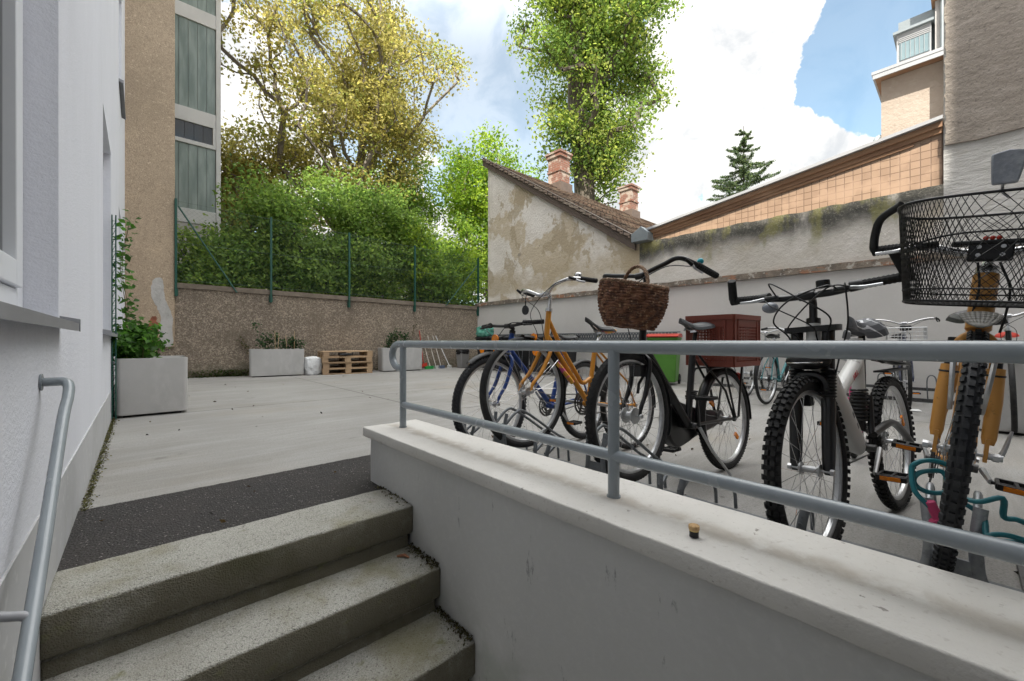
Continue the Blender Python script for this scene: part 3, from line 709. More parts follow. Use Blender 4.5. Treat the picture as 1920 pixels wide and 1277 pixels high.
t = thing('old_house', 'low old house with a flaking gable wall and tiled single-pitch roof', 'house', (0, 0, 0))
b = MB(); b.prism([(XR, 10.3, 1.9), (XR, 10.3, 6.50), (XR, 4.9, 3.02), (XR, 4.9, 1.9)], (12, 0, 0)); b.build('wall', 'old_plaster', t)
sl_ = (6.60 - 3.12) / (10.35 - 5.0); RZ = lambda y: 3.12 + sl_ * (y - 5.0)
b = MB()      # roof in courses of tiles, each a small step
nc = 26
for i in range(nc):
    ya, yb = 4.86 + (10.42 - 4.86) * i / nc, 4.86 + (10.42 - 4.86) * (i + 1) / nc
    b.obox((14.2, (ya + yb) / 2 - .01, (RZ(ya) + RZ(yb)) / 2 + .03), (6.05, 0, 0), (0, (yb - ya) / 2 + .03, (RZ(yb) - RZ(ya)) / 2 - .004), (0, -.012, .022))
b.build('roof', 'roof_tiles', t, smooth=0)
b = MB(); yy = [4.9, 10.45]
b.prism([(XR - .10, 4.95, RZ(4.95) - .22), (XR - .10, 4.95, RZ(4.95) + .07), (XR - .10, 10.45, RZ(10.45) + .07), (XR - .10, 10.45, RZ(10.45) - .18)], (.05, 0, 0))
b.prism([(XR - .12, 4.93, RZ(4.93) + .072), (XR - .12, 4.93, RZ(4.93) + .10), (XR - .12, 10.47, RZ(10.47) + .10), (XR - .12, 10.47, RZ(10.47) + .072)], (.16, 0, 0))
b.build('verge_board', 'brown_board', t)
def chimney(x0, x1, y0, y1, z0, z1):
    b = MB(); b.box(x0, x1, y0, y1, z0, z1 - .14); c = b.build('chimney', 'chimney_brick', t)
    b = MB(); e = .05; b.box(x0 - e, x1 + e, y0 - e, y1 + e, z1 - .20, z1 - .07); b.box(x0 - e - .035, x1 + e + .035, y0 - e - .035, y1 + e + .035, z1 - .07, z1)
    b.build('cap', 'chimney_brick', c)
    b = MB(); b.box(x0 - .03, x1 + .03, y0 - .03, y1 + .03, z1 - .72, z1 - .66); b.build('brick_band', 'chimney_brick', c)
    b = MB(); b.box(x0 - .06, x1 + .06, y0 - .08, y1 + .05, z0, RZ(y1) - .02); b.build('flashing', 'brown_board', c)
chimney(11.05, 11.58, 9.65, 10.22, 5.8, 7.62)
chimney(15.75, 16.3, 9.7, 10.27, 5.8, 7.62)
b = MB(); b.prism([(XR - .22, 4.58, 3.02), (XR - .22, 4.98, 3.02), (XR - .22, 4.98, 3.20), (XR - .22, 4.74, 3.34), (XR - .22, 4.58, 3.2)], (.3, 0, 0)); b.build('gutter_box', 'zinc', t, bevel=.01)

t = thing('old_boundary_wall', 'stained old plaster wall topped with dark mould below the tiled lean-to', 'wall', (0, 0, 0))
b = MB(); n = 60
for i in range(n):
    ya, yb = .2 + 4.7 * i / n, .2 + 4.7 * (i + 1) / n
    zf = lambda y: 3.03 + noise.noise((y * 3, 7, 0)) * .025 + noise.noise((y * 12, 7, 0)) * .012
    b.quad((XR + .001, ya, 1.9), (XR + .001, yb, 1.9), (XR + .001, yb, zf(yb)), (XR + .001, ya, zf(ya))); b.quad((XR + .001, ya, zf(ya)), (XR + .001, yb, zf(yb)), (XR + .35, yb, zf(yb) + .02), (XR + .35, ya, zf(ya) + .02))
b.build('wall', 'wall_old_right', t)

t = thing('tiled_lean_to', 'lean-to shed clad in square orange tiles above the stained wall', 'shed', (0, 0, 0))
TX = XR + .05
lz = lambda y: 3.27 + (3.93 - 3.27) * (4.69 - y) / 4.47
b = MB(); b.prism([(TX, 4.62, 2.9), (TX, 4.62, lz(4.62) - .03), (TX, .21, lz(.21) - .03), (TX, .21, 2.9)], (4.2, 0, 0)); b.build('tile_wall', 'tile_wall', t)
b = MB(); b.prism([(TX - .045, 4.72, lz(4.72) - .15), (TX - .045, 4.72, lz(4.72) - .02), (TX - .045, .21, lz(.21) - .02), (TX - .045, .21, lz(.21) - .17)], (.04, 0, 0))
b.prism([(TX - .09, 4.74, lz(4.74) - .09), (TX - .09, 4.74, lz(4.74) - .02), (TX - .09, .21, lz(.21) - .02), (TX - .09, .21, lz(.21) - .10)], (.042, 0, 0))
b.prism([(TX - .03, 4.70, lz(4.70) - .19), (TX - .03, 4.70, lz(4.70) - .155), (TX - .03, .5, lz(.5) - .175), (TX - .03, .5, lz(.5) - .215)], (.03, 0, 0)); b.build('fascia', 'wood_fascia', t)
b = MB(); b.prism([(TX - .16, 4.80, lz(4.80) - .018), (TX - .16, 4.80, lz(4.80) + .03), (TX - .16, .205, lz(.205) + .03), (TX - .16, .205, lz(.205) - .018)], (4.4, 0, 0)); b.build('roof', 'roof_pale', t)

t = thing('brown_tall_building', 'tall windowless brown rendered building with a pale lower band at right', 'building', (0, 0, 0))
def edge_poly(x, y0, y1, z0, z1, jit, seed):
    rng = random.Random(seed); P = []
    for i in range(40): P.append((x, y0 + (y1 - y0) * i / 40, z0 + rng.uniform(-jit, jit) + .04 * math.sin(i * .6)))
    for i in range(60): P.append((x, y1 + rng.uniform(-jit, jit), z0 + (z1 - z0) * i / 60))
    P += [(x, y1, z1), (x, y0, z1)]
    return P
b = MB(); b.prism(edge_poly(XR - .035, -12, .185, 3.56, 6.5, .012, 4), (.2, 0, 0)); b.build('brown_render', 'brown_render', t)
b = MB(); b.prism([(XR + .002, -12, 1.95), (XR + .002, .2, 1.95), (XR + .002, .2, 6.5), (XR + .002, -12, 6.5)], (3.2, 0, 0)); b.build('wall', 'pale_render', t)

t = thing('sunlit_beige_house', 'sunlit beige house with overhanging eaves and a dormer behind the lean-to', 'house', (0, 0, 0))
FX = 13.0
b = MB(); b.box(FX, 19, -8, 1.33, 0, 6.98); b.build('wall', 'facade_beige', t)
b = MB(); b.box(FX - .26, FX - .001, -8, .298, 0, 6.95); b.build('shadow_fin', 'facade_beige', t)  # hidden fin added to cast the shadow strip at the facade's right end
b = MB(); b.box(FX - .26, 19.3, -8, 1.42, 6.99, 7.05); b.build('eave_soffit', 'wood_fascia', t)
b = MB(); b.box(FX - .31, 19.3, -8, 1.47, 7.052, 7.12); b.box(FX - .30, FX - .27, -8, 1.45, 6.95, 7.05); b.build('gutter', 'roof_pale', t)
b = MB(); b.box(FX - .02, 19, -8, 1.1, 7.145, 7.22); b.box(FX + .2, 19, -8, 1.05, 7.22, 8.3); b.build('roof', 'zinc', t)
d = MB(); d.box(FX - .02, FX + 1.2, .50, 1.06, 7.225, 7.90); dm = d.build('dormer', 'roof_pale', t)
b = MB(); b.box(FX - .10, FX + 1.3, .46, 1.12, 7.902, 7.96); b.build('dormer_roof', 'zinc', dm)
b = MB(); b.box(FX - .035, FX - .021, .52, 1.01, 7.29, 7.68); b.build('dormer_pane', 'pane_pale', dm)
b = MB()
for i in range(7): b.box(FX - .045, FX - .035, .53 + i * .075, .536 + i * .075, 7.29, 7.68)
for z in (7.70, 7.74, 7.78): b.box(FX - .04, FX - .021, .51, 1.03, z, z + .018)
b.build('dormer_louvres', 'roof_pale', dm)
b = MB(); b.box(FX - .06, 17, -8, .44, 7.225, 11); b.build('upper_wall', 'facade_grey', t)
b = MB(); b.box(FX - .2, 17, -8, .50, 8.30, 9.1); b.build('upper_eave', 'wood_fascia', t)
b = MB(); b.cyl((FX - .11, .33, 7.2), (FX - .11, .33, 8.29), .035, 10); b.build('downpipe', 'zinc', t)
b = MB(); b.tube(spl([(FX + .05, 1.36, 4.9), (FX - .03, 1.42, 5.0), (FX - .04, 1.46, 5.35), (FX - .02, 1.42, 5.6), (FX + .08, 1.37, 5.7)], 5), .06, 10); b.build('flue_pipe', 'zinc', t)

# ------------------------------------------------------------------ foliage
def leaf_mesh(name, cen, nrm, size, cols, rng, parent, fold=.25, aspect=.62):
    """many small folded leaves as one mesh; cen (n,3), nrm (n,3), size (n), cols (n,3)"""
    n = len(cen)
    a = rng.normal(size=(n, 3)); nrm = nrm / np.linalg.norm(nrm, axis=1, keepdims=True)
    a -= nrm * (a * nrm).sum(1, keepdims=True); a /= np.linalg.norm(a, axis=1, keepdims=True)
    c = np.cross(nrm, a); s = size[:, None]
    tip = cen + a * s * .5 - nrm * s * fold * .3; base = cen - a * s * .5
    l = cen + c * s * aspect * .5 + nrm * s * fold * .5 - a * s * .06; r = cen - c * s * aspect * .5 + nrm * s * fold * .5 - a * s * .06
    V = np.stack([base, r, tip, l], 1).reshape(-1, 3)
    me = bpy.data.meshes.new(name)
    me.vertices.add(4 * n); me.vertices.foreach_set('co', V.ravel().astype(np.float32))
    idx = np.arange(4 * n).reshape(n, 4)
    tri = np.stack([idx[:, [0, 1, 2]], idx[:, [0, 2, 3]]], 1).reshape(-1)
    me.loops.add(6 * n); me.loops.foreach_set('vertex_index', tri.astype(np.int32))
    me.polygons.add(2 * n); me.polygons.foreach_set('loop_start', np.arange(0, 6 * n, 3, dtype=np.int32))
    me.update(calc_edges=True)
    at = me.color_attributes.new('leaf_colour', 'FLOAT_COLOR', 'POINT')
    C = np.repeat(np.concatenate([cols, np.ones((n, 1))], 1), 4, 0)
    at.data.foreach_set('color', C.ravel().astype(np.float32))
    me.materials.append(M['leaf'])
    o = bpy.data.objects.new(name, me); COL.objects.link(o); o.parent = parent
    return o


def skeleton(rng, trunk, pts, straight=.25):
    """connect attractor points to the trunk, nearest-first; returns nodes, parents"""
    nodes = [np.array(p, float) for p in trunk]; par = [-1] + list(range(len(trunk) - 1))
    top = np.array(trunk[-1]); root = np.array(trunk[0])
    order = np.argsort(np.linalg.norm(pts - np.array(trunk[len(trunk) // 2]), axis=1))
    A = np.array(nodes)
    depth = [i * .2 for i in range(len(trunk))]
    for k in order:
        p = pts[k]; d = np.linalg.norm(A - p, axis=1)
        cost = d + straight * np.array(depth) + .9 * np.maximum(0, A[:, 2] - p[2])
        cost[:max(1, len(trunk) // 3)] += 3
        j = int(np.argmin(cost)); nodes.append(p); par.append(j); depth.append(depth[j] + d[j]); A = np.vstack([A, p])
    return A, par, len(trunk)


def limb_mesh(A, par, ntr, r_trunk, r_tip, rng):
    n = len(A); w_ = np.full(n, r_tip ** 2.3)
    for i in range(n - 1, 0, -1):
        w_[par[i]] += w_[i] * (1 if i >= ntr else 0)
    for i in range(ntr - 1, 0, -1): w_[par[i]] += w_[i] - r_tip ** 2.3
    r = w_ ** (1 / 2.3); r = np.minimum(r * (r_trunk / r[0]), r_trunk); r = np.maximum(r, r_tip * .6)
    b = MB(); b.tube([A[i] for i in range(ntr)], [r[i] for i in range(ntr)], 9)
    for i in range(ntr, n):
        p, q = A[par[i]], A[i]; L_ = np.linalg.norm(q - p)
        m = (p + q) / 2 + rng.normal(size=3) * L_ * .07 + np.array([0, 0, -.04 * L_])
        b.tube([p, m, q], [min(r[par[i]] * .85, r[i] * 1.35), r[i] * 1.15, r[i]], 5, caps=False)
    return b


def tree(name, label, cat, trunk, centre, rad, ncl, nleaf, lsize, palette, sig=.45, r_trunk=.2, r_tip=.008, seed=1, hole=.0, hs=.6, shape=None, bark='bark', up=.5, group=None, shell=.35, straight=.25):
    rng = np.random.default_rng(seed); t = thing(name, label, cat, trunk[0], group=group)
    o0 = np.array(trunk[0]); c = np.array(centre, float) - o0; tr = [np.array(p) - o0 for p in trunk]
    pts = []
    while len(pts) < ncl:
        d = rng.normal(size=3); d /= np.linalg.norm(d); q = d * rng.random() ** shell
        if hole and noise.noise(Vector(q * np.array(rad)) * hs + Vector((seed, 0, 0))) < hole - .55: continue
        p = c + q * np.array(rad)
        if shape and not shape(q, rng): continue
        pts.append(p)
    pts = np.array(pts)
    A, par, ntr = skeleton(rng, tr, pts, straight)
    b = limb_mesh(A, par, ntr, r_trunk, r_tip, rng); b.build('trunk', bark, t, smooth=60, fix=False)
    k = rng.integers(int(nleaf * .6), int(nleaf * 1.4), size=len(pts)); own = np.repeat(np.arange(len(pts)), k)
    sg = sig * rng.uniform(.7, 1.25, size=len(pts))
    cen = pts[own] + np.clip(rng.normal(size=(len(own), 3)), -1.55, 1.55) * (sg[own][:, None] * np.array([1, 1, .62]))
    nrm = rng.normal(size=(len(own), 3)) + np.array([0, 0, up]) * 1.2
    pal = np.array(palette); pi = rng.integers(0, len(pal), size=len(pts)); base = pal[pi][own]
    alt = pal[rng.integers(0, len(pal), size=len(own))]; f = (rng.random(len(own)) < .35)[:, None]
    cols = np.where(f, alt, base) * rng.uniform(.75, 1.25, size=(len(own), 1))
    leaf_mesh('crown', cen, nrm, lsize * rng.uniform(.65, 1.3, size=len(own)), cols, rng, t)
    return t


GOLD = [(.31, .275, .08), (.26, .24, .07), (.38, .335, .105), (.215, .20, .062), (.235, .26, .07), (.20, .175, .062)]
GREEN = [(.18, .265, .058), (.135, .22, .05), (.235, .315, .07), (.10, .17, .042), (.19, .275, .075)]
BRIGHT = [(.20, .29, .035), (.16, .25, .03), (.24, .32, .042), (.12, .21, .032)]
POPLAR = [(.15, .22, .042), (.115, .18, .038), (.21, .28, .055), (.085, .138, .032), (.26, .30, .065)]


def vase(q, rng):      # wide top, narrow foot
    z = q[2]; r = math.hypot(q[0], q[1])
    return r < .42 + .75 * (z + 1) / 1.5


tree('maple_tree', 'large golden-leaved maple with many upright limbs behind the far wall', 'tree',
     [(6.1, 16.6, 0), (6.05, 16.6, 2.0), (6.0, 16.6, 4.0), (5.95, 16.6, 5.2)], (6.15, 16.3, 10.8), (5.0, 3.6, 6.0), 390, 112, .135, GOLD, .40, .30, .016, 5, .58, .42, vase, up=.4, shell=.5, straight=.55)
tree('golden_tree', 'low golden-leaved tree beside the glass stair tower', 'tree',
     [(3.3, 18.2, 0), (3.3, 18.2, 1.6), (3.3, 18.2, 2.6)], (3.35, 17.9, 5.6), (2.3, 2.0, 3.3), 170, 120, .15, GOLD, .42, .14, .008, 6, .42, .6, shell=.4)
BG = 'leafy bushes and saplings growing behind the far wall'
bushes = [((1.45, 13.2), 2.1, 1.35, 1.95, 'dark green shrub leaning over the leftmost part of the far wall', GREEN),
          ((3.1, 13.3), 3.1, 1.55, 2.8, 'bushy green shrub above the left planter of the far wall', GREEN),
          ((4.6, 13.7), 3.6, 1.7, 3.3, 'tallest dense green bush in front of the maple', GREEN),
          ((6.2, 13.4), 3.4, 1.6, 3.1, 'dense green bush above the stacked pallets', GREEN),
          ((7.7, 13.2), 2.8, 1.5, 2.5, 'green bush between the pallets and the old house gable', GREEN + BRIGHT[2:]),
          ((9.3, 14.0), 3.2, 1.5, 2.9, 'lighter green bush right beside the old house gable', BRIGHT + GREEN[2:])]
for i, ((x, y), zc, rx, rz, lab, pal) in enumerate(bushes):
    tree('bush', lab, 'bush', [(x, y + .2, 0), (x + .05, y + .2, .6), (x, y + .2, 1.2)], (x, y + .2, zc), (rx, 1.0, rz), 160, 125, .115, pal, .33, .07, .006, 20 + i, .40, .8, bark='bark_dark', group=BG, shell=.45)
tree('ash_tree', 'slender light green tree rising just right of the maple', 'tree',
     [(8.6, 17.5, 0), (8.6, 17.5, 2.4), (8.5, 17.5, 4.6)], (8.5, 17.2, 6.2), (1.9, 1.8, 3.6), 130, 100, .14, BRIGHT + GREEN, .42, .13, .008, 31, .46, .6, shell=.5)
tree('lime_tree', 'bright yellow-green tree above the ridge of the old house', 'tree',
     [(13.4, 16.6, 0), (13.4, 16.6, 3), (13.4, 16.6, 5)], (13.3, 16.4, 7.0), (3.0, 2.5, 4.0), 210, 125, .17, BRIGHT, .5, .18, .01, 32, .46, .5, shell=.42)


def poplar_shape(q, rng):
    z = q[2]; r = math.hypot(q[0], q[1]); a = math.atan2(q[1], q[0])
    return r < (.30 + .70 * min(1, (z + 1.0) * 1.05)) * (1 + .55 * noise.noise((math.cos(a) * 1.3, math.sin(a) * 1.3, z * 2.6)))


tree('poplar_tree', 'tall green poplar with a thick trunk behind the chimneys of the old house', 'tree',
     [(17.5, 13.6, 0), (17.5, 13.6, 4), (17.6, 13.6, 8), (17.4, 13.6, 11), (17.0, 13.7, 13.5), (16.9, 13.6, 17), (16.9, 13.6, 20)], (17.9, 13.3, 17.4), (4.6, 3.8, 9.8), 620, 135, .185, POPLAR, .55, .55, .018, 33, .49, .42, poplar_shape, bark='bark_mid', up=.3, shell=.42, straight=.1)
# small leafy top by the second chimney
tree('sapling', 'small leafy sapling top beside the right chimney', 'tree', [(19.0, 14.2, 0), (19.0, 14.2, 4), (18.7, 14.2, 6.8)], (18.9, 14.2, 7.6), (.8, .7, 1.1), 26, 90, .17, POPLAR, .32, .08, .01, 34)


def conifer(x, y, ztop, z0, rmax, seed):
    rng = np.random.default_rng(seed); t = thing('spruce_tree', 'lone spruce tip showing above the lean-to roof', 'tree', (x, y, 0))
    b = MB(); b.cyl((0, 0, 0), (0, 0, ztop), .16, 8, .015); cen, nrm, siz, col = [], [], [], []
    z = z0
    while z < ztop - .1:
        f = (ztop - z) / (ztop - z0)
        for k in range(5):
            a = rng.random() * 6.28; Lb = rmax * f ** .85 * rng.uniform(.5, 1.1) + .12
            dx, dy = math.cos(a), math.sin(a)
            tip = (dx * Lb, dy * Lb, z - .02 * Lb + Lb * .22 * rng.random())
            b.tube([(0, 0, z), (dx * Lb * .5, dy * Lb * .5, z - .07 * Lb), tip], [.03, .018, .006], 4, caps=False)
            m = int(36 + 150 * Lb)
            for q in rng.random(m) ** .8:
                cx = np.array([dx * Lb * q, dy * Lb * q, z - .10 * Lb * math.sin(q * 3) + (tip[2] - z) * q])
                cen.append(cx + rng.normal(size=3) * np.array([.10, .10, .05]) * (1.15 - .6 * q) * min(1, Lb)); nrm.append(rng.normal(size=3)); siz.append(rng.uniform(.10, .20)); col.append(np.array((.075, .11, .055)) * rng.uniform(.6, 1.5) + np.array((.05, .05, 0)) * (rng.random() < .2))
        z += .34
    b.build('trunk', 'bark_dark', t, fix=False)
    leaf_mesh('crown', np.array(cen), np.array(nrm), np.array(siz), np.array(col), rng, t, aspect=.25)


conifer(26.2, 8.7, 13.4, 5.5, 3.9, 41)

# pale house glimpsed behind the foliage
t = thing('pale_back_house', 'pale house barely glimpsed through the bushes behind the far wall', 'house', (0, 0, 0))
b = MB(); b.box(4.2, 15.5, 24, 30, 0, 4.2); b.build('wall', 'cream_far', t)
b = MB(); b.prism([(4.0, 23.7, 4.2), (4.0, 30.3, 4.2), (4.0, 27, 6.0)], (11.7, 0, 0)); b.build('roof', 'brown_board', t)
for i in range(5):
    b = MB(); b.box(5.2 + i * 2.1, 6.1 + i * 2.1, 23.96, 24.02, 1.4, 2.9); b.build('window', 'glass_dark', t)

# ------------------------------------------------------------------ planters, plants
def planter(label, x, y, rz, L_, D_, H_):
    t = thing('concrete_planter', label, 'planter', (x, y, 0), (0, 0, rz), 'large concrete planters standing in the courtyard')
    bm = bmesh.new(); bmesh.ops.create_cube(bm, size=1)
    for v in bm.verts: v.co = Vector((v.co.x * L_ * (1 if v.co.z > 0 else .985), v.co.y * D_ * (1 if v.co.z > 0 else .985), v.co.z * (H_ - .025) + (H_ + .025) / 2))
    ve = [e for e in bm.edges if abs(e.verts[0].co.z - e.verts[1].co.z) > .1]
    bmesh.ops.bevel(bm, geom=ve, offset=.045, segments=5, affect='EDGES', profile=.5)
    top = max(bm.faces, key=lambda f: f.calc_center_median().z)
    r = bmesh.ops.inset_individual(bm, faces=[top], thickness=.03)
    bmesh.ops.translate(bm, verts=top.verts, vec=(0, 0, -.10))
    me = bpy.data.meshes.new('box'); bm.to_mesh(me); bm.free(); me.shade_smooth(); me.set_sharp_from_angle(angle=R(35)); me.materials.append(M['planter'])
    o = bpy.data.objects.new('box', me); COL.objects.link(o); o.parent = t
    bv = o.modifiers.new('bevel', 'BEVEL'); bv.width = .006; bv.segments = 2; bv.limit_method = 'ANGLE'; bv.angle_limit = R(50)
    b = MB(); b.box(-L_ / 2 + .06, L_ / 2 - .06, -D_ / 2 + .06, D_ / 2 - .06, 0, .03); b.build('foot', 'black_plastic', t)
    b = MB(); b.box(-L_ / 2 + .032, L_ / 2 - .032, -D_ / 2 + .032, D_ / 2 - .032, H_ - .099, H_ - .07); b.build('soil', 'soil', t)
    return t


planter('nearest concrete planter against the white wall with a climbing plant', .115, 6.57, 0, .62, .80, .655)
P2 = (2.45, FY(2.45) - .52); P3 = (5.45, FY(5.45) - .50)
planter('concrete planter by the far wall between the weeds and the white sack', *P2, WANG, 1.13, .46, .65)
planter('concrete planter by the far wall right of the pallet stack', *P3, WANG, 1.15, .46, .65)
planter('concrete planter at the far right edge behind the orange fork', 6.05, -.62, R(90), 1.1, .5, .68)


def plant(name, label, loc, stems, nl, ls, cols, seed, spread=.07, droop=.3, group=None, stem_r=.004, lam=1.0):
    """stems: list of polylines (local); leaves set along them"""
    rng = np.random.default_rng(seed); t = thing(name, label, 'plant', loc, group=group); b = MB(); cen, nrm, siz, col = [], [], [], []
    for st in stems:
        P = spl(st, 8); b.tube(P, [stem_r * (1 - .6 * i / len(P)) for i in range(len(P))], 5)
        for k in range(int(nl * lam)):
            q = rng.random() ** .8 * (len(P) - 1); i = int(q); p = np.array(P[i].lerp(P[min(i + 1, len(P) - 1)], q - i))
            cen.append(p + rng.normal(size=3) * spread); nrm.append(rng.normal(size=3) * .6 + np.array([.3, -.7, .8])); siz.append(ls * rng.uniform(.5, 1.25)); col.append(np.array(cols[rng.integers(len(cols))]) * rng.uniform(.7, 1.3))
    b.build('stem', 'stem', t)
    leaf_mesh('leaves', np.array(cen), np.array(nrm), np.array(siz), np.array(col), rng, t, aspect=.7)
    return t


random.seed(11)
LV = [(.06, .15, .022), (.045, .115, .018), (.08, .18, .03), (.035, .09, .016)]
st = []
for i in range(21):
    x = random.uniform(-.24, -.05); y = random.uniform(-.3, .3); h = random.uniform(.2, .52)
    ex = random.uniform(-.15, .22) * max(0, 1.0 - h)
    st.append([(x, y, 0), (x + ex * .3, y - .02, h * .45), (x + ex * .8, y - .06, h * .75), (x + ex * 1.3, y - .10, h * .82)])
for i in range(3):
    x = random.uniform(-.27, -.23); y = random.uniform(-.1, .3); st.append([(x, y, 0), (x + .03, y, .6), (x - .02, y, 1.1), (x + .05, y, random.uniform(1.25, 1.7))])
plant('climbing_plant', 'leafy climbing plant spilling over the nearest concrete planter', (.115, 6.57, .585), st, 62, .075, LV, 51, .045)
st = [[(-.6 + random.uniform(-.03, .03), 0, 0), (-.62, 0, .02), (-.60, 0, .05)]]
t = thing('plant_trellis', 'narrow dark green trellis standing at the corner of the white wall', 'trellis', (XW + .010, 6.145, 0))
b = MB()
for dx in (0, .03): b.cyl((dx, 0, 0), (dx, 0, 2.2), .006, 6)
for i in range(26): b.cyl((0, 0, .06 + i * .083), (.03, 0, .06 + i * .083), .003, 5)
for i in range(25): b.cyl((0, .002, .06 + i * .083), (.03, .002, .143 + i * .083), .0025, 4)
b.build('lattice', 'green_metal', t)
IV = [(.035, .07, .028), (.025, .055, .024), (.05, .09, .03)]
st = []
for i in range(9):
    x = -.28 + .085 * i; st.append([(x, 0, 0), (x + random.uniform(-.05, .05), .05, .18), (x + random.uniform(-.1, .1), .1, random.uniform(.25, .46))])
st.append([(-.2, .1, 0), (-.3, .2, .25), (-.34, .25, .55), (-.42, .27, .68)])
st += [[(.1, 0, .02), (.35, -.02, .10), (.5, -.05, .12), (.56, -.05, .22)], [(.1, 0, .05), (.3, -.02, .2), (.48, -.05, .26)]]
plant('ivy_plant', 'dark ivy with bamboo stakes in the planter left of the white sack', (P2[0], P2[1], .58), st, 48, .07, IV, 52, .04)
t = thing('bamboo_stake', 'thin pale bamboo stakes stuck into the ivy planter', 'stakes', (P2[0], P2[1], .58), group='bamboo stakes in the ivy planter')
b = MB(); b.tube([(-.05, -.06, 0), (-.06, -.06, .50)], .006, 5); b.build('stake', 'stake', t)
for dx, h, ln in ((.0, .46, .03), (.2, .40, -.03), (.36, .5, .01)):
    c = thing('bamboo_stake', 'thin pale bamboo stakes stuck into the ivy planter', 'stakes', (P2[0] + dx, P2[1], .58), group='bamboo stakes in the ivy planter')
    b = MB(); b.tube([(0, -.06, 0), (ln, -.06, h)], .006, 5); b.build('stake', 'stake', c)
st = []
for i in range(6):
    x = -.42 + .05 * i; st.append([(x, 0, 0), (x + .05, .05, .25), (x + random.uniform(.05, .35), .12, random.uniform(.4, .72))])
for i in range(4): x = .12 + .05 * i; st.append([(x, .05, 0), (x + .02, .1, .2), (x + .04, .2, .45)])
plant('ivy_plant', 'dark ivy in the planter right of the pallets', (P3[0], P3[1], .58), st, 50, .075, IV, 53, .045)
plant('wall_creeper', 'dry creeper climbing the far wall above the right planter', (6.0, FY(6.0) - .05, .75), [[(0, 0, 0), (.05, .02, .3), (.2, .03, .7), (.32, .03, 1.0)]], 34, .05, [(.09, .08, .03), (.05, .06, .025)], 54, .025)
plant('wall_creeper', 'dry creeper leaning left of the ivy planter on the far wall', (1.95, FY(1.95) - .06, .52), [[(0, 0, 0), (-.08, .02, .18), (-.22, .03, .35)], [(.05, 0, .1), (-.05, 0, .22), (-.15, .02, .42)]], 30, .045, [(.10, .09, .03), (.05, .06, .025)], 55, .02)


def stuff_leaves(name, label, pts, hs, ls, cols, seed):
    rng = np.random.default_rng(seed); t = bpy.data.objects.new(name, None)
    cen = np.array(pts) + np.stack([np.zeros(len(pts)), np.zeros(len(pts)), rng.random(len(pts)) ** 1.7 * hs], 1)
    cc = np.array([np.array(cols[rng.integers(len(cols))]) * rng.uniform(.6, 1.3) for _ in pts])
    o = leaf_mesh(name, cen, rng.normal(size=(len(pts), 3)) + np.array([0, 0, 1.]), ls * rng.uniform(.5, 1.4, size=len(pts)), cc, rng, None, aspect=.5)
    bpy.data.objects.remove(t); tag(o, label, name.replace('_', ' '), kind='stuff'); return o


rw = random.Random(5); pts = []
for i in range(1100):
    x = rw.triangular(.5, 2.1, 1.75) if rw.random() < .75 else rw.uniform(2.9, 8)
    pts.append((x, FY(x) - abs(rw.gauss(.02, .07)) - .01, .0))
stuff_leaves('weeds', 'small weeds along the foot of the far wall', pts, .16, .05, [(.05, .085, .02), (.09, .08, .035), (.035, .06, .018)], 61)
pts = [(XW + .012 + abs(rw.gauss(0, .018)), rw.uniform(2.9, 6.2), .0) for i in range(1500)]
stuff_leaves('moss', 'strip of moss and dirt along the foot of the white wall', pts, .018, .016, [(.09, .095, .03), (.06, .055, .035), (.13, .12, .05)], 62)
pts = [(1.19 - abs(rw.gauss(0, .025)), y, z) for (y, z) in [(rw.uniform(2.2, 2.62), -.125) for _ in range(260)] + [(rw.uniform(1.88, 2.19), -.352) for _ in range(260)] + [(rw.uniform(1.58, 1.89), -.582) for _ in range(260)]]
pts = [(x * K, y * K, EYE + K * (z - EYE)) for x, y, z in pts]
stuff_leaves('moss_crumbs', 'moss and crumbs in the joint between steps and parapet', pts, .012, .014, [(.07, .065, .03), (.05, .04, .025), (.11, .10, .045)], 63)

rw = random.Random(12); pts = [(rw.uniform(0, 7.5), rw.uniform(3.0, 10.2), .004) for _ in range(46)] + [(rw.uniform(1.5, 4.5), rw.uniform(-1.2, 3), .004) for _ in range(26)] + [(rw.uniform(-.15, 1.0), rw.uniform(2.25, 2.9), .010) for _ in range(9)]
stuff_leaves('litter', 'scattered dark bits of leaf and grit on the courtyard floor', pts, .003, .035, [(.05, .035, .025), (.03, .028, .025), (.10, .07, .035)], 64)

# ------------------------------------------------------------------ bicycles
def mir(pts): return [(-0 + p[0], -p[1], p[2]) for p in pts]


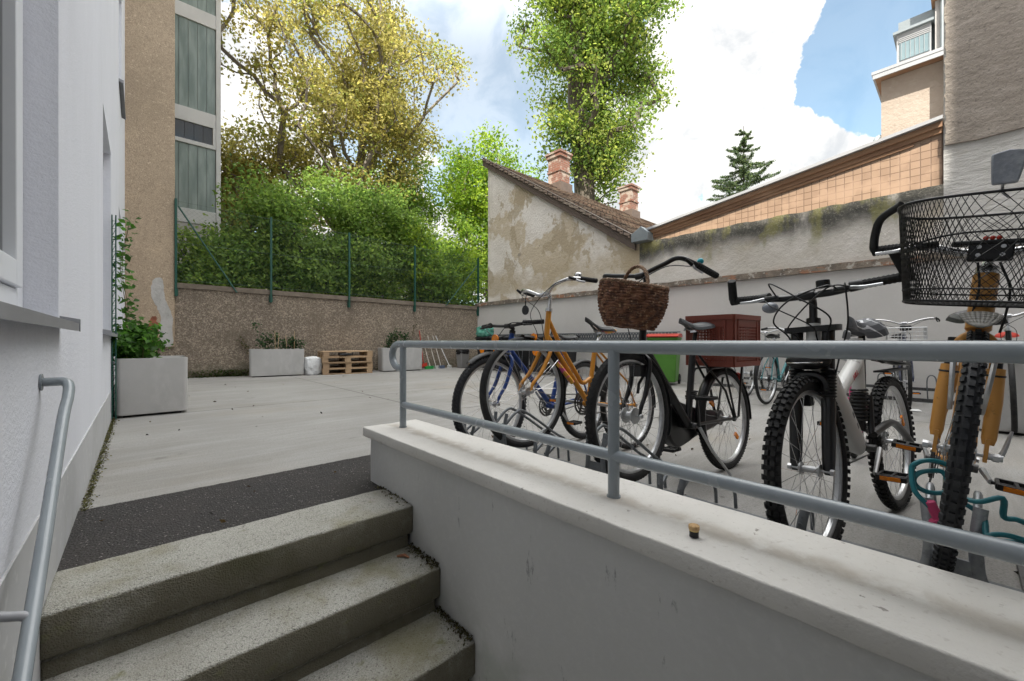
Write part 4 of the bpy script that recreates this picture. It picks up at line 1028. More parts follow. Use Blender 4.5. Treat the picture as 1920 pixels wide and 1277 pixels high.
def wheel(par, hub, r, tw, tyre='rubber', rim='alu', knobs=0, spk='chrome', nsp=32, hubm='steel_dark', hw=.032, axle=.06, hub_r=.018, pattern=0, tyre_n=64):
    """wheel (rim) > tyre, spokes, hub; plane x-z, axle along y"""
    rr = r - tw * .92
    b = MB(); hr, hy = .011, .0125
    b.ring((0, 0, 0), rr - .006, [(hr, -hy), (hr, -hy + .003), (.002, -hy + .004), (.002, hy - .004), (hr, hy - .003), (hr, hy), (-.004, hy), (-hr, hy * .5), (-hr, -hy * .5), (-.004, -hy)], tyre_n)
    w_ = b.build('wheel', rim, par, smooth=35); w_.location = hub
    b = MB(); tr = tw / 2 * (.90 if knobs else 1)
    b.ring((0, 0, 0), r - tw / 2 - (tw * .05 if knobs else 0), [(tr * math.cos(2 * PI * k / 12), tr * math.sin(2 * PI * k / 12)) for k in range(12)], tyre_n)
    if knobs:
        rows = [(-.84, .10), (-.30, .0), (.30, .0), (.84, .10)] if knobs > 1 else [(-.75, .06), (0, .0), (.75, .06)]
        nn = int(2 * PI * r / (.0315 if knobs > 1 else .026))
        for i in range(nn):
            for k, (q, dz) in enumerate(rows):
                a = 2 * PI * (i + (.5 if k in (1, 2) and knobs > 1 else (.5 if k == 1 else 0))) / nn
                ph = q * 1.05
                cr = r - tw / 2 - tw * .05 + tr * math.cos(ph) ; cy = tr * math.sin(ph)
                rad = Vector((math.cos(a), 0, math.sin(a))); tan = Vector((-math.sin(a), 0, math.cos(a)))
                nr = rad * math.cos(ph) + Vector((0, math.sin(ph), 0)); ax = Vector((0, math.cos(ph), 0)) - rad * math.sin(ph)
                kh = .0052 if knobs > 1 else .003
                b.obox(rad * cr + Vector((0, cy, 0)) + nr * kh * .6, tan * (.0085 if knobs > 1 else .007), ax * (tw * .125), nr * kh)
    elif pattern:
        nn = int(2 * PI * r / .024)
        for i in range(nn):
            for q in (-.45, .45):
                a = 2 * PI * (i + (q > 0) * .5) / nn; cr = r - tw / 2 + tr * math.cos(q)
                rad = Vector((math.cos(a), 0, math.sin(a))); tan = Vector((-math.sin(a), q * .9, math.cos(a))).normalized()
                nr = rad * math.cos(q) + Vector((0, math.sin(q), 0)); ax = nr.cross(tan)
                b.obox(rad * cr + Vector((0, tr * math.sin(q), 0)), tan * .0075, ax * tw * .17, nr * .0022)
    b.build('tyre', tyre, w_, smooth=40, fix=False)
    b = MB()
    for i in range(nsp):
        sd = 1 if i % 2 else -1; a = 2 * PI * i / nsp; da = (.75 if (i // 2) % 2 else -.75)
        p = (hub_r * math.cos(a + da * 1.2), sd * hw * .9, hub_r * math.sin(a + da * 1.2)); q = ((rr - .016) * math.cos(a), sd * .002, (rr - .016) * math.sin(a))
        b.tube([p, q], .0011, 3, caps=False)
    b.build('spokes', spk, w_, fix=False)
    b = MB(); b.cyl((0, -hw, 0), (0, hw, 0), hub_r * .62, 12)
    for sd in (-1, 1): b.cyl((0, sd * hw * .98, 0), (0, sd * hw * .82, 0), hub_r * 1.15, 14)
    b.cyl((0, -axle, 0), (0, axle, 0), .005, 8)
    for sd in (-1, 1): b.cyl((0, sd * axle, 0), (0, sd * (axle - .012), 0), .011, 6)
    b.build('hub', hubm, w_)
    return w_


def saddle(par, p, ln=.27, wd=.17, tilt=0, mat='black_plastic', nose_up=0, post='alu', th=.045):
    """saddle at local p (top centre), nose forward (+x)"""
    b = MB(); n = 16; m = 10; rows = []
    for i in range(n + 1):
        t = i / n; x = -.4 * ln + t * ln
        wq = (wd * .5) * (1 if t < .25 else max(.16, .16 + .84 * (1 - (t - .25) / .5) ** 1.4 if t < .75 else .16)) * (math.sin(min(1, t / .12) * PI / 2) * .35 + .65) * (1 if t < .95 else .75)
        zt = .012 * math.cos(t * 2 * PI) + tilt * x
        rows.append([(x, wq * math.sin(a), zt + (-th * .28 + th * .34 * math.cos(a) if abs(a) < 1.57 else -th * .28) - (th * .65 * (1 - abs(math.cos(a))) if True else 0) * (1 if t < .6 else .6)) for a in [-1.9 + 3.8 * k / m for k in range(m + 1)]])
    for i in range(n):
        for k in range(m): b.quad(rows[i][k], rows[i][k + 1], rows[i + 1][k + 1], rows[i + 1][k])
    for i in range(n): b.quad(rows[i][0], rows[i + 1][0], rows[i + 1][m], rows[i][m])
    b.add(rows[0], [tuple(range(m + 1))]); b.add(rows[n], [tuple(range(m + 1))])
    s = b.build('saddle', mat, par, smooth=50); s.location = p
    b = MB()
    for sd in (-1, 1): b.tube([(.10, sd * .01, -.03 + tilt * .1), (.03, sd * .022, -.05), (-.05, sd * .024, -.05), (-.09, sd * .035, -.03 - tilt * .09)], .0035, 6)
    b.box(-.03, .02, -.02, .02, -.062, -.045); b.build('saddle_rails', 'chrome', s)
    return s


def pedal(par, c, mat='black_plastic', refl=True, sz=(.048, .03)):
    b = MB(); x, z = c[0], c[2]; y = c[1]; sg = 1 if y > 0 else -1
    b.cyl((x, y, z), (x, y + sg * .10, z), .006, 8)
    for dx in (-1, 1): b.box(x + dx * .043 - .005, x + dx * .043 + .005, min(y + sg * .012, y + sg * .10), max(y + sg * .012, y + sg * .10), z - .010, z + .010)
    for q in (.014, .055, .096): b.box(x - .043, x + .043, y + sg * q - .005, y + sg * q + .005, z - .009, z + .009)
    p = b.build('pedal', mat, par, bevel=.002)
    if refl:
        for dx in (-1, 1):
            b = MB(); b.box(x + dx * .0505 - .002, x + dx * .0505 + .002, min(y + sg * .025, y + sg * .085), max(y + sg * .025, y + sg * .085), z - .007, z + .007)
            r_ = b.build('pedal_reflector', 'amber'); r_.parent = par


def cranks(par, bb, ang, ring_r=.085, mat='steel_dark', arm='alu', guard=None, ln=.17, refl=True, rear=None, cog=.045, pm='black_plastic'):
    x, z = bb; b = MB()
    b.ring((x, -.055, z), ring_r, [(0, -.0015), (0, .0015), (-.014, .0015), (-.014, -.0015)], 40)
    nt_ = int(ring_r * 2 * PI / .0127)
    for i in range(nt_):
        a = 2 * PI * i / nt_; b.obox((x + (ring_r + .002) * math.cos(a), -.055, z + (ring_r + .002) * math.sin(a)), (.003 * math.cos(a), 0, .003 * math.sin(a)), (0, .0012, 0), (-.0028 * math.sin(a), 0, .0028 * math.cos(a)))
    for k in range(5):
        a = ang + 2 * PI * k / 5; b.tube([(x, -.058, z), (x + (ring_r - .01) * math.cos(a), -.056, z + (ring_r - .01) * math.sin(a))], .007, 6)
    for q in (.78, .58): b.ring((x, -.047 if q > .7 else -.040, z), ring_r * q, [(0, -.0012), (0, .0012), (-.012, .0012), (-.012, -.0012)], 32)
    b.cyl((x, -.075, z), (x, .06, z), .016, 14)
    c = b.build('crankset', mat, par)
    e = []
    for sd, aa in ((-1, ang), (1, ang + PI)):
        q = (x + ln * math.cos(aa), sd * .085, z + ln * math.sin(aa)); e.append(q)
        b = MB(); b.tube([(x, sd * .070, z), q], [.012, .009], 8, flat=(1, .8)); b.build('crank_arm', arm, c)
    for q in e: pedal(c, q, refl=refl, mat=pm)
    if guard:
        b = MB(); b.ring((x, -.064, z), ring_r + .014, [(0, -.001), (0, .001), (-.035, .001), (-.035, -.001)], 40); b.build('guard_ring', guard, c)
    if rear:
        hx, hz = rear; b = MB()
        d = Vector((hx - x, 0, hz - z)); L_ = d.length; d.normalize(); nn = Vector((-d.z, 0, d.x))
        for s_ in (-1, 1):
            p, q = Vector((x, -.055, z)) + nn * s_ * ring_r, Vector((hx, -.05, hz)) + nn * s_ * cog
            b.tube([p, q], .0042, 4, flat=(1, .7))
        b.build('chain', 'steel_dark', par)
        b = MB()
        for k in range(5): b.cyl((hx, -.030 - k * .005, hz), (hx, -.032 - k * .005, hz), cog * (1.05 - .11 * k) + .004, 20)
        b.build('sprockets', 'steel_dark', par)
    return c


def fender(par, hub, R_, wd, a0, a1, mat, name='mudguard', th=.0015, arch=.35):
    b = MB(); pr = [(-(abs(q) ** 2) * wd * arch, q * wd / 2) for q in (-1, -.6, -.2, .2, .6, 1)]
    pr = pr + [(a - th, y) for a, y in reversed(pr)]
    b.ring(hub, R_, pr, 36, a0, a1); return b.build(name, mat, par, smooth=50)


def grips(par, pts, r=.0155, mat='rubber', ribs=10):
    """a grip over the last stretch of a bar; pts two ends"""
    a, c = Vector(pts[0]), Vector(pts[1]); b = MB(); rs, P = [], []
    for i in range(ribs * 2 + 1): P.append(a.lerp(c, i / (ribs * 2))); rs.append(r if i % 2 else r * .9)
    b.tube(P, rs, 10); return b.build('grip', mat, par, smooth=25)


def lever(par, a, c, mat='alu', body='black_plastic', blade=.007):
    a, c = Vector(a), Vector(c); b = MB(); m = a.lerp(c, .45) + Vector((.012, 0, -.004))
    b.tube(spl([a, a.lerp(c, .2), m, c], 4), [blade] * 9 + [blade * .8] * 4, 7, flat=(1, .6)); l = b.build('brake_lever', mat, par)
    b = MB(); d = (a - c).normalized(); b.tube([a - d * .012, a + d * .035], [.011, .009], 8); b.build('lever_body', body, l); return l


def cable(par, pts, r=.0026, mat='black_plastic', k=8):
    b = MB(); b.tube(spl(pts, k), r, 6); return b.build('cable', mat, par)


def bike(label, rear, front, r, s, rf=None, group='bicycles parked in the courtyard', name='bicycle'):
    dx, dy = front[0] - rear[0], front[1] - rear[1]; wb = math.hypot(dx, dy); yaw = math.atan2(dy, dx)
    t = thing(name, label, 'bicycle', (rear[0], rear[1], 0), (R(s.get('lean', 0)), 0, yaw), group)
    t['wb'] = wb; hf = front[2]; fm = s['fm']; tb = s.get('tube', .016)
    HB, HT, BB, ST = s['HB'], s['HT'], s['BB'], s['ST']; V = lambda p, y=0: (p[0], y, p[1])
    style = s.get('style', 'diamond'); rh = (0, r)
    b = MB(); b.tube([V(HB), V(HT)], s.get('head_r', .019), 12)
    if style != 'none': b.tube([V(BB), V(ST)], tb, 10); b.cyl((BB[0], -.036, BB[1]), (BB[0], .036, BB[1]), .022, 14)
    lp = lambda p, q, f: (p[0] + (q[0] - p[0]) * f, p[1] + (q[1] - p[1]) * f)
    if style == 'diamond': b.tube([V(lp(HB, HT, .75)), V(lp(BB, ST, .93))], tb * .95, 10)
    if style in ('diamond', 'mono', 'step', 'low'): b.tube([V(lp(HB, HT, .2)), V(BB)], s.get('down_r', tb * 1.1), 12)
    if style == 'step':
        a, z_ = lp(HB, HT, .75), lp(BB, ST, .42)
        b.tube(spl([V(a), V(lp(a, BB, .33)), V((lp(a, BB, .62)[0] - .02, lp(a, BB, .62)[1])), V((z_[0] + .10, z_[1] - .03)), V(z_)], 6), tb * .9, 10)
    if style == 'low': b.tube([V(lp(HB, HT, .8)), V(lp(BB, ST, .35))], tb * .9, 10)
    if s.get('stays', 1):
        for sd in (-1, 1):
            b.tube([(BB[0] - .03, sd * .03, BB[1]), (.08, sd * .055, r + .005), (0, sd * .058, r)], [.010, .009, .009], 8)
            q = lp(BB, ST, .9); b.tube([(q[0] - .01, sd * .018, q[1]), (0.07, sd * .048, r + (q[1] - r) * .42), (0, sd * .06, r)], [.008, .0075, .007], 8)
            b.cyl((0, sd * .052, r), (0, sd * .066, r), .018, 10)
    b.build('frame', fm, t, smooth=50)
    # fork
    ax = Vector((HT[0] - HB[0], 0, HT[1] - HB[1])).normalized()
    if s.get('fork', 'rigid') == 'rigid':
        b = MB(); cr = Vector(V(HB)) - ax * .02
        for sd in (-1, 1):
            b.tube(spl([cr + Vector((0, sd * .015, 0)), cr + Vector((0, sd * .048, -.015)) - ax * .03, Vector((lp(HB, (wb, hf), .62)[0] - .022, sd * .054, lp(HB, (wb, hf), .62)[1])), Vector((wb - .02, sd * .056, hf + .05)), Vector((wb, sd * .056, hf))], 5), [.0135] * 12 + [.011] * 5 + [.008] * 4, 9)
        b.build('fork', s.get('forkm', fm), t, smooth=50)
    kw = dict(tyre=s.get('tyre', 'rubber'), rim=s.get('rim', 'alu'), knobs=s.get('knobs', 0), pattern=s.get('pattern', 0), nsp=s.get('nsp', 32), tyre_n=s.get('tn', 64))
    wheel(t, (0, 0, r), r, s['tw'], hubm='alu', axle=.075, **kw)
    wheel(t, (wb, 0, hf), rf or r, s['tw'], hubm='alu', hub_r=s.get('hub_r', .018), axle=.072, **kw)
    cranks(t, BB, s.get('crank', .9), s.get('ring_r', .085), s.get('ringm', 'steel_dark'), s.get('arm', 'alu'), s.get('guard'), refl=s.get('pedrefl', True), rear=rh)
    # seat post, saddle
    SD = s['SD']
    b = MB(); b.tube([V(lp(BB, ST, .93)), (SD[0] - .01, 0, SD[1] - .055)], .0135, 10); b.cyl(V(lp(BB, ST, .97)), V(lp(BB, ST, 1.02)), tb * 1.15, 12); b.build('seat_post', s.get('post', 'alu'), t)
    saddle(t, (SD[0], 0, SD[1]), th=s.get('sth', .045), tilt=s.get('tilt', .0), mat=s.get('sadm', 'black_plastic'), ln=s.get('sln', .27), wd=s.get('swd', .17))
    # bars
    CL = Vector((s['CL'][0], 0, s['CL'][1]))
    b = MB(); b.tube(spl([V(HT), Vector(V(HT)) + ax * .03, CL - Vector((s.get('reach', .05), 0, .015)), CL], 4), [.0135] * 9 + [.015] * 4, 10); b.cyl(CL - Vector((0, .025, 0)), CL + Vector((0, .025, 0)), .019, 12); b.cyl(V(HT), Vector(V(HT)) + ax * .022, .0235, 14); b.build('stem', s.get('stemm', 'alu'), t)
    half = [CL + Vector(p) for p in s['bar']]
    full = [Vector((p.x, -p.y, p.z)) for p in reversed(half)] + [CL] + half
    b = MB(); b.tube(spl(full, 6), s.get('bar_r', .0115), 12); hb = b.build('handlebar', s.get('barm', 'alu'), t)
    e0, e1 = half[-2], half[-1]; g0 = e1 + (e0 - e1).normalized() * s.get('glen', .12)
    for f in (1, -1):
        m_ = lambda p: (p[0], p[1] * f, p[2])
        e1x = e1 + (e1 - e0).normalized() * .004
        grips(hb, [m_(g0), m_(e1x)], r=s.get('grip_r', .0165))
        if s.get('levers', 1):
            d = (e1 - e0).normalized(); a = g0 - d * .03 + Vector((.022, 0, -.006)); c = a + d * .105 + Vector((.03, 0, -.012))
            lever(hb, m_(a), m_(c), s.get('levm', 'alu'))
        if s.get('shifters'):
            b = MB(); d = (e1 - e0).normalized(); b.tube([Vector(m_(g0 - d * .025)), Vector(m_(g0 + d * .012))], [.021, .018], 12); b.build('shifter', 'black_plastic', hb)
    ends = [Vector((g0.x, g0.y * f, g0.z)) for f in (1, -1)]
    for f in ((1, -1) if s.get('cables', 1) else ()):
        a = Vector((g0.x + .01, g0.y * f * .95, g0.z - .005)); k = Vector(V(HB))
        cable(t, [a, a.lerp(CL, .4) + Vector((.09, 0, .0 if f > 0 else -.04)), Vector((CL.x + .10, -f * .035, CL.z - .12)), k + Vector((.05, -f * .03, .06)), k + Vector((.03, -f * .035, -.05))])
    t['pts'] = [*V(HB), *CL]
    if s.get('stand'):
        b = MB(); b.tube([(BB[0] - .06, .04, BB[1] - .02), (BB[0] - .10, .09, BB[1] - .16), (s['stand'], .10, .012)], [.011, .009, .008], 8); b.build('kickstand', 'alu', t)
    return t, hb, wb


GRP = 'bicycles parked in the courtyard'
BAR_CITY = [(0, .05, .0), (.012, .14, .035), (-.005, .25, .055), (-.085, .295, .045), (-.20, .32, .025)]
BAR_FLAT = [(0, .08, .003), (-.005, .18, .012), (-.02, .28, .012), (-.03, .31, .012)]

# A: blue mountain bike, farthest left in the front rack
t, hb, wb = bike('blue mountain bike, leftmost in the near rack with a chunky front tyre', (2.87, 2.22), (1.80, 2.175, .415), .335,
    dict(fm='blue_paint', forkm='blue_paint', tw=.052, knobs=1, tyre='rubber_blue', HB=(.90, .76), HT=(.86, .90), BB=(.44, .33), ST=(.27, .78), SD=(.25, .90), CL=(.90, .955), bar=BAR_FLAT, barm='black_paint', stemm='black_paint', shifters=1, lean=2, style='diamond', tube=.018, levm='black_plastic', sadm='black_plastic', tilt=.12))
fender(t, (0, 0, .335), .352, .055, R(40), R(140), 'black_plastic')
fender(t, (wb, 0, .415), .36, .055, R(55), R(120), 'black_plastic')
b = MB(); b.cyl((wb - .03, .02, .86), (wb - .02, .02, .86), .032, 14); b.build('reflector', 'amber', t)

# B: orange city bike
t, hb, wb = bike('orange step-through bike with chrome handlebar and a round mirror in the near rack', (2.87, 1.765), (1.793, 1.82, .53), .345,
    dict(fm='orange_paint', forkm='orange_paint', tw=.042, HB=(.875, .845), HT=(.835, 1.045), BB=(.485, .40), ST=(.37, .83), SD=(.30, .965), CL=(.865, 1.165), bar=[(.01, .05, .0), (.03, .12, .035), (.0, .22, .06), (-.06, .27, .058), (-.17, .30, .05)], barm='chrome', stemm='chrome', lean=4, style='step', tube=.017, tilt=.28, post='chrome', crank=.2, ringm='steel_dark', hub_r=.022, guard=None))
fender(t, (0, 0, .345), .362, .052, R(15), R(190), 'black_plastic')
fender(t, (wb, 0, .53), .362, .052, R(90), R(212), 'black_plastic')
b = MB(); b.cyl((.85, -.225, 1.085), (.842, -.225, 1.085), .034, 20); m = b.build('mirror', 'black_plastic', hb)
b = MB(); b.tube(spl([(.845, -.225, 1.09), (.83, -.235, 1.16), (.81, -.245, 1.215)], 4), .004, 6); b.build('mirror_stalk', 'black_plastic', m)
b = MB(); b.sphere((.79, .235, 1.255), .024, 12, 8, (1, 1, .75)); b.cyl((.79, .235, 1.225), (.79, .235, 1.25), .015, 10); b.build('bell', 'chrome', hb)
b = MB(); b.cyl((wb - .095, 0, .865), (wb - .085, 0, .868), .034, 8); b.build('reflector', 'amber', t)
b = MB(); b.tube([(.80, .018, .70), (.66, .019, .56)], .0165, 8); b.build('decal', 'cloth_yellow', t)
for (a, c) in (((wb, .062, .53), (.80, .03, .72)), ((wb, -.062, .53), (.80, -.03, .72))):
    b = MB(); b.cyl(a, c, .0025, 6); b.build('mudguard_stay', 'chrome', t)
b = MB(); b.sphere((.22, 0, .925), .07, 12, 8, (1.3, .9, .28)); tag(b.build('cloth', 'cloth_yellow', t), 'bright pink and yellow cloth under the saddle')

# C: black city bike
t, hb, wb = bike('black city bike with wicker basket in front and red crate behind', (2.90, 1.055), (1.886, 1.134, .462), .333,
    dict(fm='black_paint', tw=.047, pattern=1, rim='alu', HB=(.885, .79), HT=(.845, 1.0), BB=(.47, .345), ST=(.345, .83), SD=(.315, .965), CL=(.86, 1.21), bar=[(.01, .06, .01), (.015, .16, .03), (.01, .235, .045), (-.06, .275, .02), (-.21, .315, -.04)], barm='black_paint', stemm='black_paint', lean=4, style='mono', tube=.020, down_r=.025, tilt=.06, sadm='saddle_grey', crank=-1.75, hub_r=.036, glen=.14, grip_r=.018, stand=.19, swd=.2, ring_r=.07, bar_r=.0125, arm='black_paint', post='black_paint', pedrefl=False))
fender(t, (0, 0, .333), .352, .062, R(-8), R(188), 'black_paint')
fender(t, (wb, 0, .462), .354, .062, R(75), R(205), 'black_paint')
b = MB()      # oval chain case on the drive side
P = spl([(.625, -.035, .36), (.60, -.035, .45), (.52, -.035, .49), (.40, -.035, .46), (.22, -.035, .41), (.05, -.035, .385), (.0, -.035, .33), (.05, -.035, .28), (.30, -.035, .25), (.42, -.035, .225), (.53, -.035, .215), (.60, -.035, .27)], 5, True)
b.prism(P, (0, -.065, 0)); b.build('chain_case', 'black_paint', t, bevel=.012, seg=3)
b = MB()
for sd in (-1, 1):
    b.tube(spl([(.27, sd * .045, .66), (.2, sd * .055, .675), (-.18, sd * .06, .675), (-.24, sd * .05, .675), (-.25, 0, .675)], 4), .007, 8)
    b.tube([(-.17, sd * .06, .675), (-.04, sd * .07, .345), (0, sd * .068, .34)], .008, 8); b.tube([(.08, sd * .06, .675), (0, sd * .068, .34)], .007, 8)
for x in (-.2, -.08, .04, .16): b.tube([(x, -.055, .675), (x, .055, .675)], .005, 6)
b.build('carrier_rack', 'black_paint', t)
b = MB(); b.sphere((.70, .262, 1.252), .017, 12, 8); b.build('bell', 'teal_plastic', hb)
b = MB(); b.sphere((-.20, 0, .60), .03, 10, 8, (.4, 1.4, 1)); b.build('rear_light', 'red_plastic', t)
b = MB()
for k in range(4): b.ring((.415 - k * .005, 0, .50 + k * .013), .027 + .004 * (k % 2), [(.006 * math.cos(q * PI / 3), .006 * math.sin(q * PI / 3)) for q in range(6)], 20, axis='z')
b.build('coiled_lock', 'black_plastic', t)
b = MB(); b.tube([(.885, 0, .66), (.93, 0, .62), (.945, 0, .57)], .008, 6); b.box(.90, .96, -.035, .035, .66, .72); b.build('brake_caliper', 'black_plastic', t)
for i, (q, rr) in enumerate(((.6, 0), (3.9, 0))):
    b = MB(); b.obox((.2 * math.cos(q), .0, .333 + .2 * math.sin(q)), (.025 * math.cos(q), 0, .025 * math.sin(q)), (0, .006, 0), (-.012 * math.sin(q), 0, .012 * math.cos(q))); b.build('spoke_reflector', 'amber', t)

# D: white mountain bike
t, hb, wb = bike('white full-suspension mountain bike with knobbly tyres and bar ends', (2.862, .225), (1.794, .348, .385), .332,
    dict(fm='white_paint', tw=.051, knobs=2, tyre='rubber', HB=(.955, .80), HT=(.935, .915), BB=(.53, .385), ST=(.44, .50), SD=(.36, .945), CL=(.975, 1.025), bar=[(0, .08, .0), (-.004, .16, .012), (-.012, .22, .018), (-.02, .275, .022)], barm='black_paint', stemm='black_paint', shifters=1, lean=4, style='none', fork='none', stays=0, tube=.02, crank=2.7, guard='clear_plastic', levm='alu', sadm='saddle_scribble', post='black_paint', swd=.17, sln=.25, sth=.085, bar_r=.013, hub_r=.02, grip_r=.017, ring_r=.09, head_r=.024, tn=72))
b = MB(); b.tube([(.95, 0, .83), (.78, 0, .62), (.58, 0, .41), (.53, 0, .385)], [.040, .046, .042, .030], 14, flat=(1.25, .85)); b.tube([(.76, 0, .625), (.62, 0, .69), (.50, 0, .745), (.44, 0, .80)], [.027, .029, .029, .025], 14)
b.tube([(.47, 0, .62), (.44, 0, .86)], .025, 12); b.tube([(.80, 0, .60), (.66, 0, .52), (.56, 0, .42)], .014, 8)
b.build('main_beam', 'white_paint', t, smooth=60)
b = MB()
for sd in (-1, 1):
    b.tube(spl([(.50, sd * .045, .44), (.30, sd * .065, .47), (.12, sd * .068, .40), (0, sd * .068, .332)], 4), .016, 8); b.tube([(.50, sd * .04, .44), (.44, sd * .03, .60)], .012, 8)
b.build('swing_arm', 'black_paint', t, smooth=50)
b = MB(); b.cyl((.50, 0, .45), (.455, 0, .66), .022, 12)
for k in range(9): b.ring((.49 - k * .0035, 0, .50 + k * .016), .028, [(.006 * math.cos(q * PI / 3), .006 * math.sin(q * PI / 3)) for q in range(6)], 18, axis='z')
b.build('shock', 'black_plastic', t)
fx = Vector((wb - .012, 0, .385)); tp = Vector((.955, 0, .885))
FK = MB(); bl = MB(); bl2 = MB()
for sd in (-1, 1):
    o = Vector((0, sd * .051, 0)); FK.tube([fx + o, fx.lerp(tp, .12) + o, fx.lerp(tp, .50) + o], [.018, .021, .023], 12)
    FK.tube([fx.lerp(tp, .5) + o, tp + o], .0165, 12); FK.tube([fx.lerp(tp, .72) + o, tp + o + Vector((-.004, 0, .01))], .021, 12)
    for k in range(9):
        c0 = fx.lerp(tp, .51 + k * .023) + o; (bl if sd < 0 else bl2).tube([c0, fx.lerp(tp, .51 + k * .023 + .010) + o, fx.lerp(tp, .51 + (k + 1) * .023) + o], [.020, .026, .020], 12, caps=False)
    FK.cyl(fx + o * 1.25, fx + o * .8, .015, 10)
FK.prism([(x, y, z) for x, y, z in [(.985, -.085, .885), (.985, .085, .885), (.965, .092, .885), (.92, .085, .885), (.905, .03, .885), (.905, -.03, .885), (.92, -.085, .885), (.965, -.092, .885)]], (-.006, 0, .022))
FK.tube(spl([fx.lerp(tp, .50) + Vector((0, -.051, 0)), fx.lerp(tp, .64) + Vector((.02, -.04, 0)), fx.lerp(tp, .66) + Vector((.03, 0, .01)), fx.lerp(tp, .64) + Vector((.02, .04, 0)), fx.lerp(tp, .50) + Vector((0, .051, 0))], 4), .016, 8)
fk = FK.build('suspension_fork', 'black_paint', t, bevel=0, smooth=45); bl.build('rubber_bellows', 'black_plastic', fk); bl2.build('rubber_bellows', 'black_plastic', fk)
b = MB(); b.box(.93, .97, -.045, -.02, .60, .70); b.box(.93, .97, .02, .045, .60, .70); b.box(.96, .985, -.04, .04, .69, .715); b.build('brake_caliper', 'black_plastic', t, bevel=.004)
b = MB(); b.sphere((1.02, .0, .775), .06, 16, 10, (.7, 1.25, .55)); hl = b.build('front_lamp', 'black_plastic', t)
b = MB(); b.ring((1.045, 0, .77), .055, [(.003 * math.cos(q * PI / 3), .003 * math.sin(q * PI / 3)) for q in range(6)], 30, axis='z'); b.build('lamp_rim', 'chrome', hl)
for f in (1, -1):
    e = Vector((.975 - .02, f * .282, 1.047)); b = MB(); b.tube([e, e + Vector((.01, 0, .01)), e + Vector((.05, -f * .018, .082))], [.018, .0175, .0165], 12); b.cyl(e - Vector((0, f * .012, 0)), e + Vector((0, f * .012, 0)), .019, 14); b.build('bar_end', 'rubber', hb)
b = MB(); b.cyl((.98, .055, 1.045), (.98, .055, 1.075), .022, 16); b.build('bell', 'black_plastic', hb, bevel=.004)
b = MB(); b.sphere((1.03, -.11, .99), .028, 12, 8, (1.2, 1, .8)); b.build('light_lens', 'clear_plastic', hb)
b = MB(); b.box(-.30, .10, -.03, .03, .69, .70); b.obox((-.12, 0, .735), (.22, 0, .02), (0, .035, 0), (-.001, 0, .004)); b.tube([(.30, 0, .80), (.05, 0, .745)], .012, 8); tag(b.build('mudguard', 'black_plastic', t), 'black clip-on flap mudguard')
b = MB(); b.obox((.20, .0, .50), (.05, 0, 0), (0, .004, 0), (0, 0, .01)); b.build('brake_arch', 'steel_dark', t)
for f in (1, -1):
    cable(t, [(.985, f * .10, 1.03), (1.07, f * .09, 1.06 - .02 * f), (1.10, -f * .02, 1.0), (1.06, -f * .09, .93), (1.0, -f * .06, .86), (.97, -f * .05, .72)], .003, k=10)
cable(t, [(.985, .12, 1.03), (1.09, .15, 1.03), (1.06, .14, .90), (1.0, .09, .78), (.98, .06, .68)], .003, k=10)
b = MB(); b.obox((wb + .12, .01, .285), (.008, 0, -.006), (0, .004, 0), (.018, 0, .025)); b.build('spoke_reflector', 'amber', t)
b = MB(); b.obox((-.17, .01, .42), (.008, 0, -.006), (0, .004, 0), (.018, 0, .025)); b.build('spoke_reflector', 'amber', t)
b = MB(); b.ring((.455, 0, .58), .03, [(.004 * math.cos(q * PI / 3), .006 * math.sin(q * PI / 3)) for q in range(6)], 20, axis='z'); b.build('clamp_ring', 'alu', t)
ca, sa = math.cos(R(24)), math.sin(R(24))
text_part('HILL', .034, 'letter_red', t, (.60, .0300, .702), Matrix(((-ca, sa, 0), (0, 0, 1), (sa, ca, 0))).to_euler(), 'lettering')
for q, (x_, z_) in enumerate(((.70, .545), (.655, .495), (.61, .445), (.575, .415))):      # scuffs on the beam
    b = MB(); b.obox((x_, .0372 - .0015 * q, z_), (.009, 0, .012), (0, .0008, 0), (-.004, 0, .003)); b.build('scuff', 'letter_grey', t)
# E: orange suspension bike at the right edge
t, hb, wb = bike('orange bike with suspension fork and black wire basket at the right edge', (2.72, .068), (1.67, .068, .55), .335,
    dict(fm='fork_orange', tw=.041, knobs=1, tyre='rubber_blue', HB=(.985, .885), HT=(.945, 1.04), BB=(.46, .39), ST=(.30, .82), SD=(.26, .97), CL=(.95, 1.105), bar=[(0, .05, .0), (.0, .13, .022), (-.012, .20, .022), (-.02, .25, .018)], barm='chrome', stemm='chrome', lean=-6, style='diamond', fork='none', tube=.021, head_r=.026, crank=3.15, levm='chrome', cables=0, bar_r=.012, glen=.085, ring_r=.09))
FK = MB()
tp = Vector((.995, 0, .838)); fx = Vector((wb - .004, 0, .55))
for sd in (-1, 1):
    o = Vector((0, sd * .043, 0)); oo = Vector((0, sd * .049, 0))
    FK.tube([fx.lerp(tp, .10) + oo, fx.lerp(tp, .16) + oo, fx.lerp(tp, .5) + oo, fx.lerp(tp, .80) + o], [.011, .0145, .0155, .0180], 16)
    FK.prism([fx + oo * 1.05 + Vector((-.014, 0, -.016)), fx + oo * 1.05 + Vector((.014, 0, -.016)), fx.lerp(tp, .16) + oo * 1.05 + Vector((.018, 0, 0)), fx.lerp(tp, .16) + oo * 1.05 + Vector((-.018, 0, 0))], (0, .008 * -sd, 0))
FK.tube(spl([fx.lerp(tp, .55) + Vector((-.02, -.04, 0)), fx.lerp(tp, .93) + Vector((.0, -.036, .02)), fx.lerp(tp, 1.0) + Vector((.0, 0, .035)), fx.lerp(tp, .93) + Vector((0, .036, .02)), fx.lerp(tp, .55) + Vector((-.02, .04, 0))], 5), .011, 10)
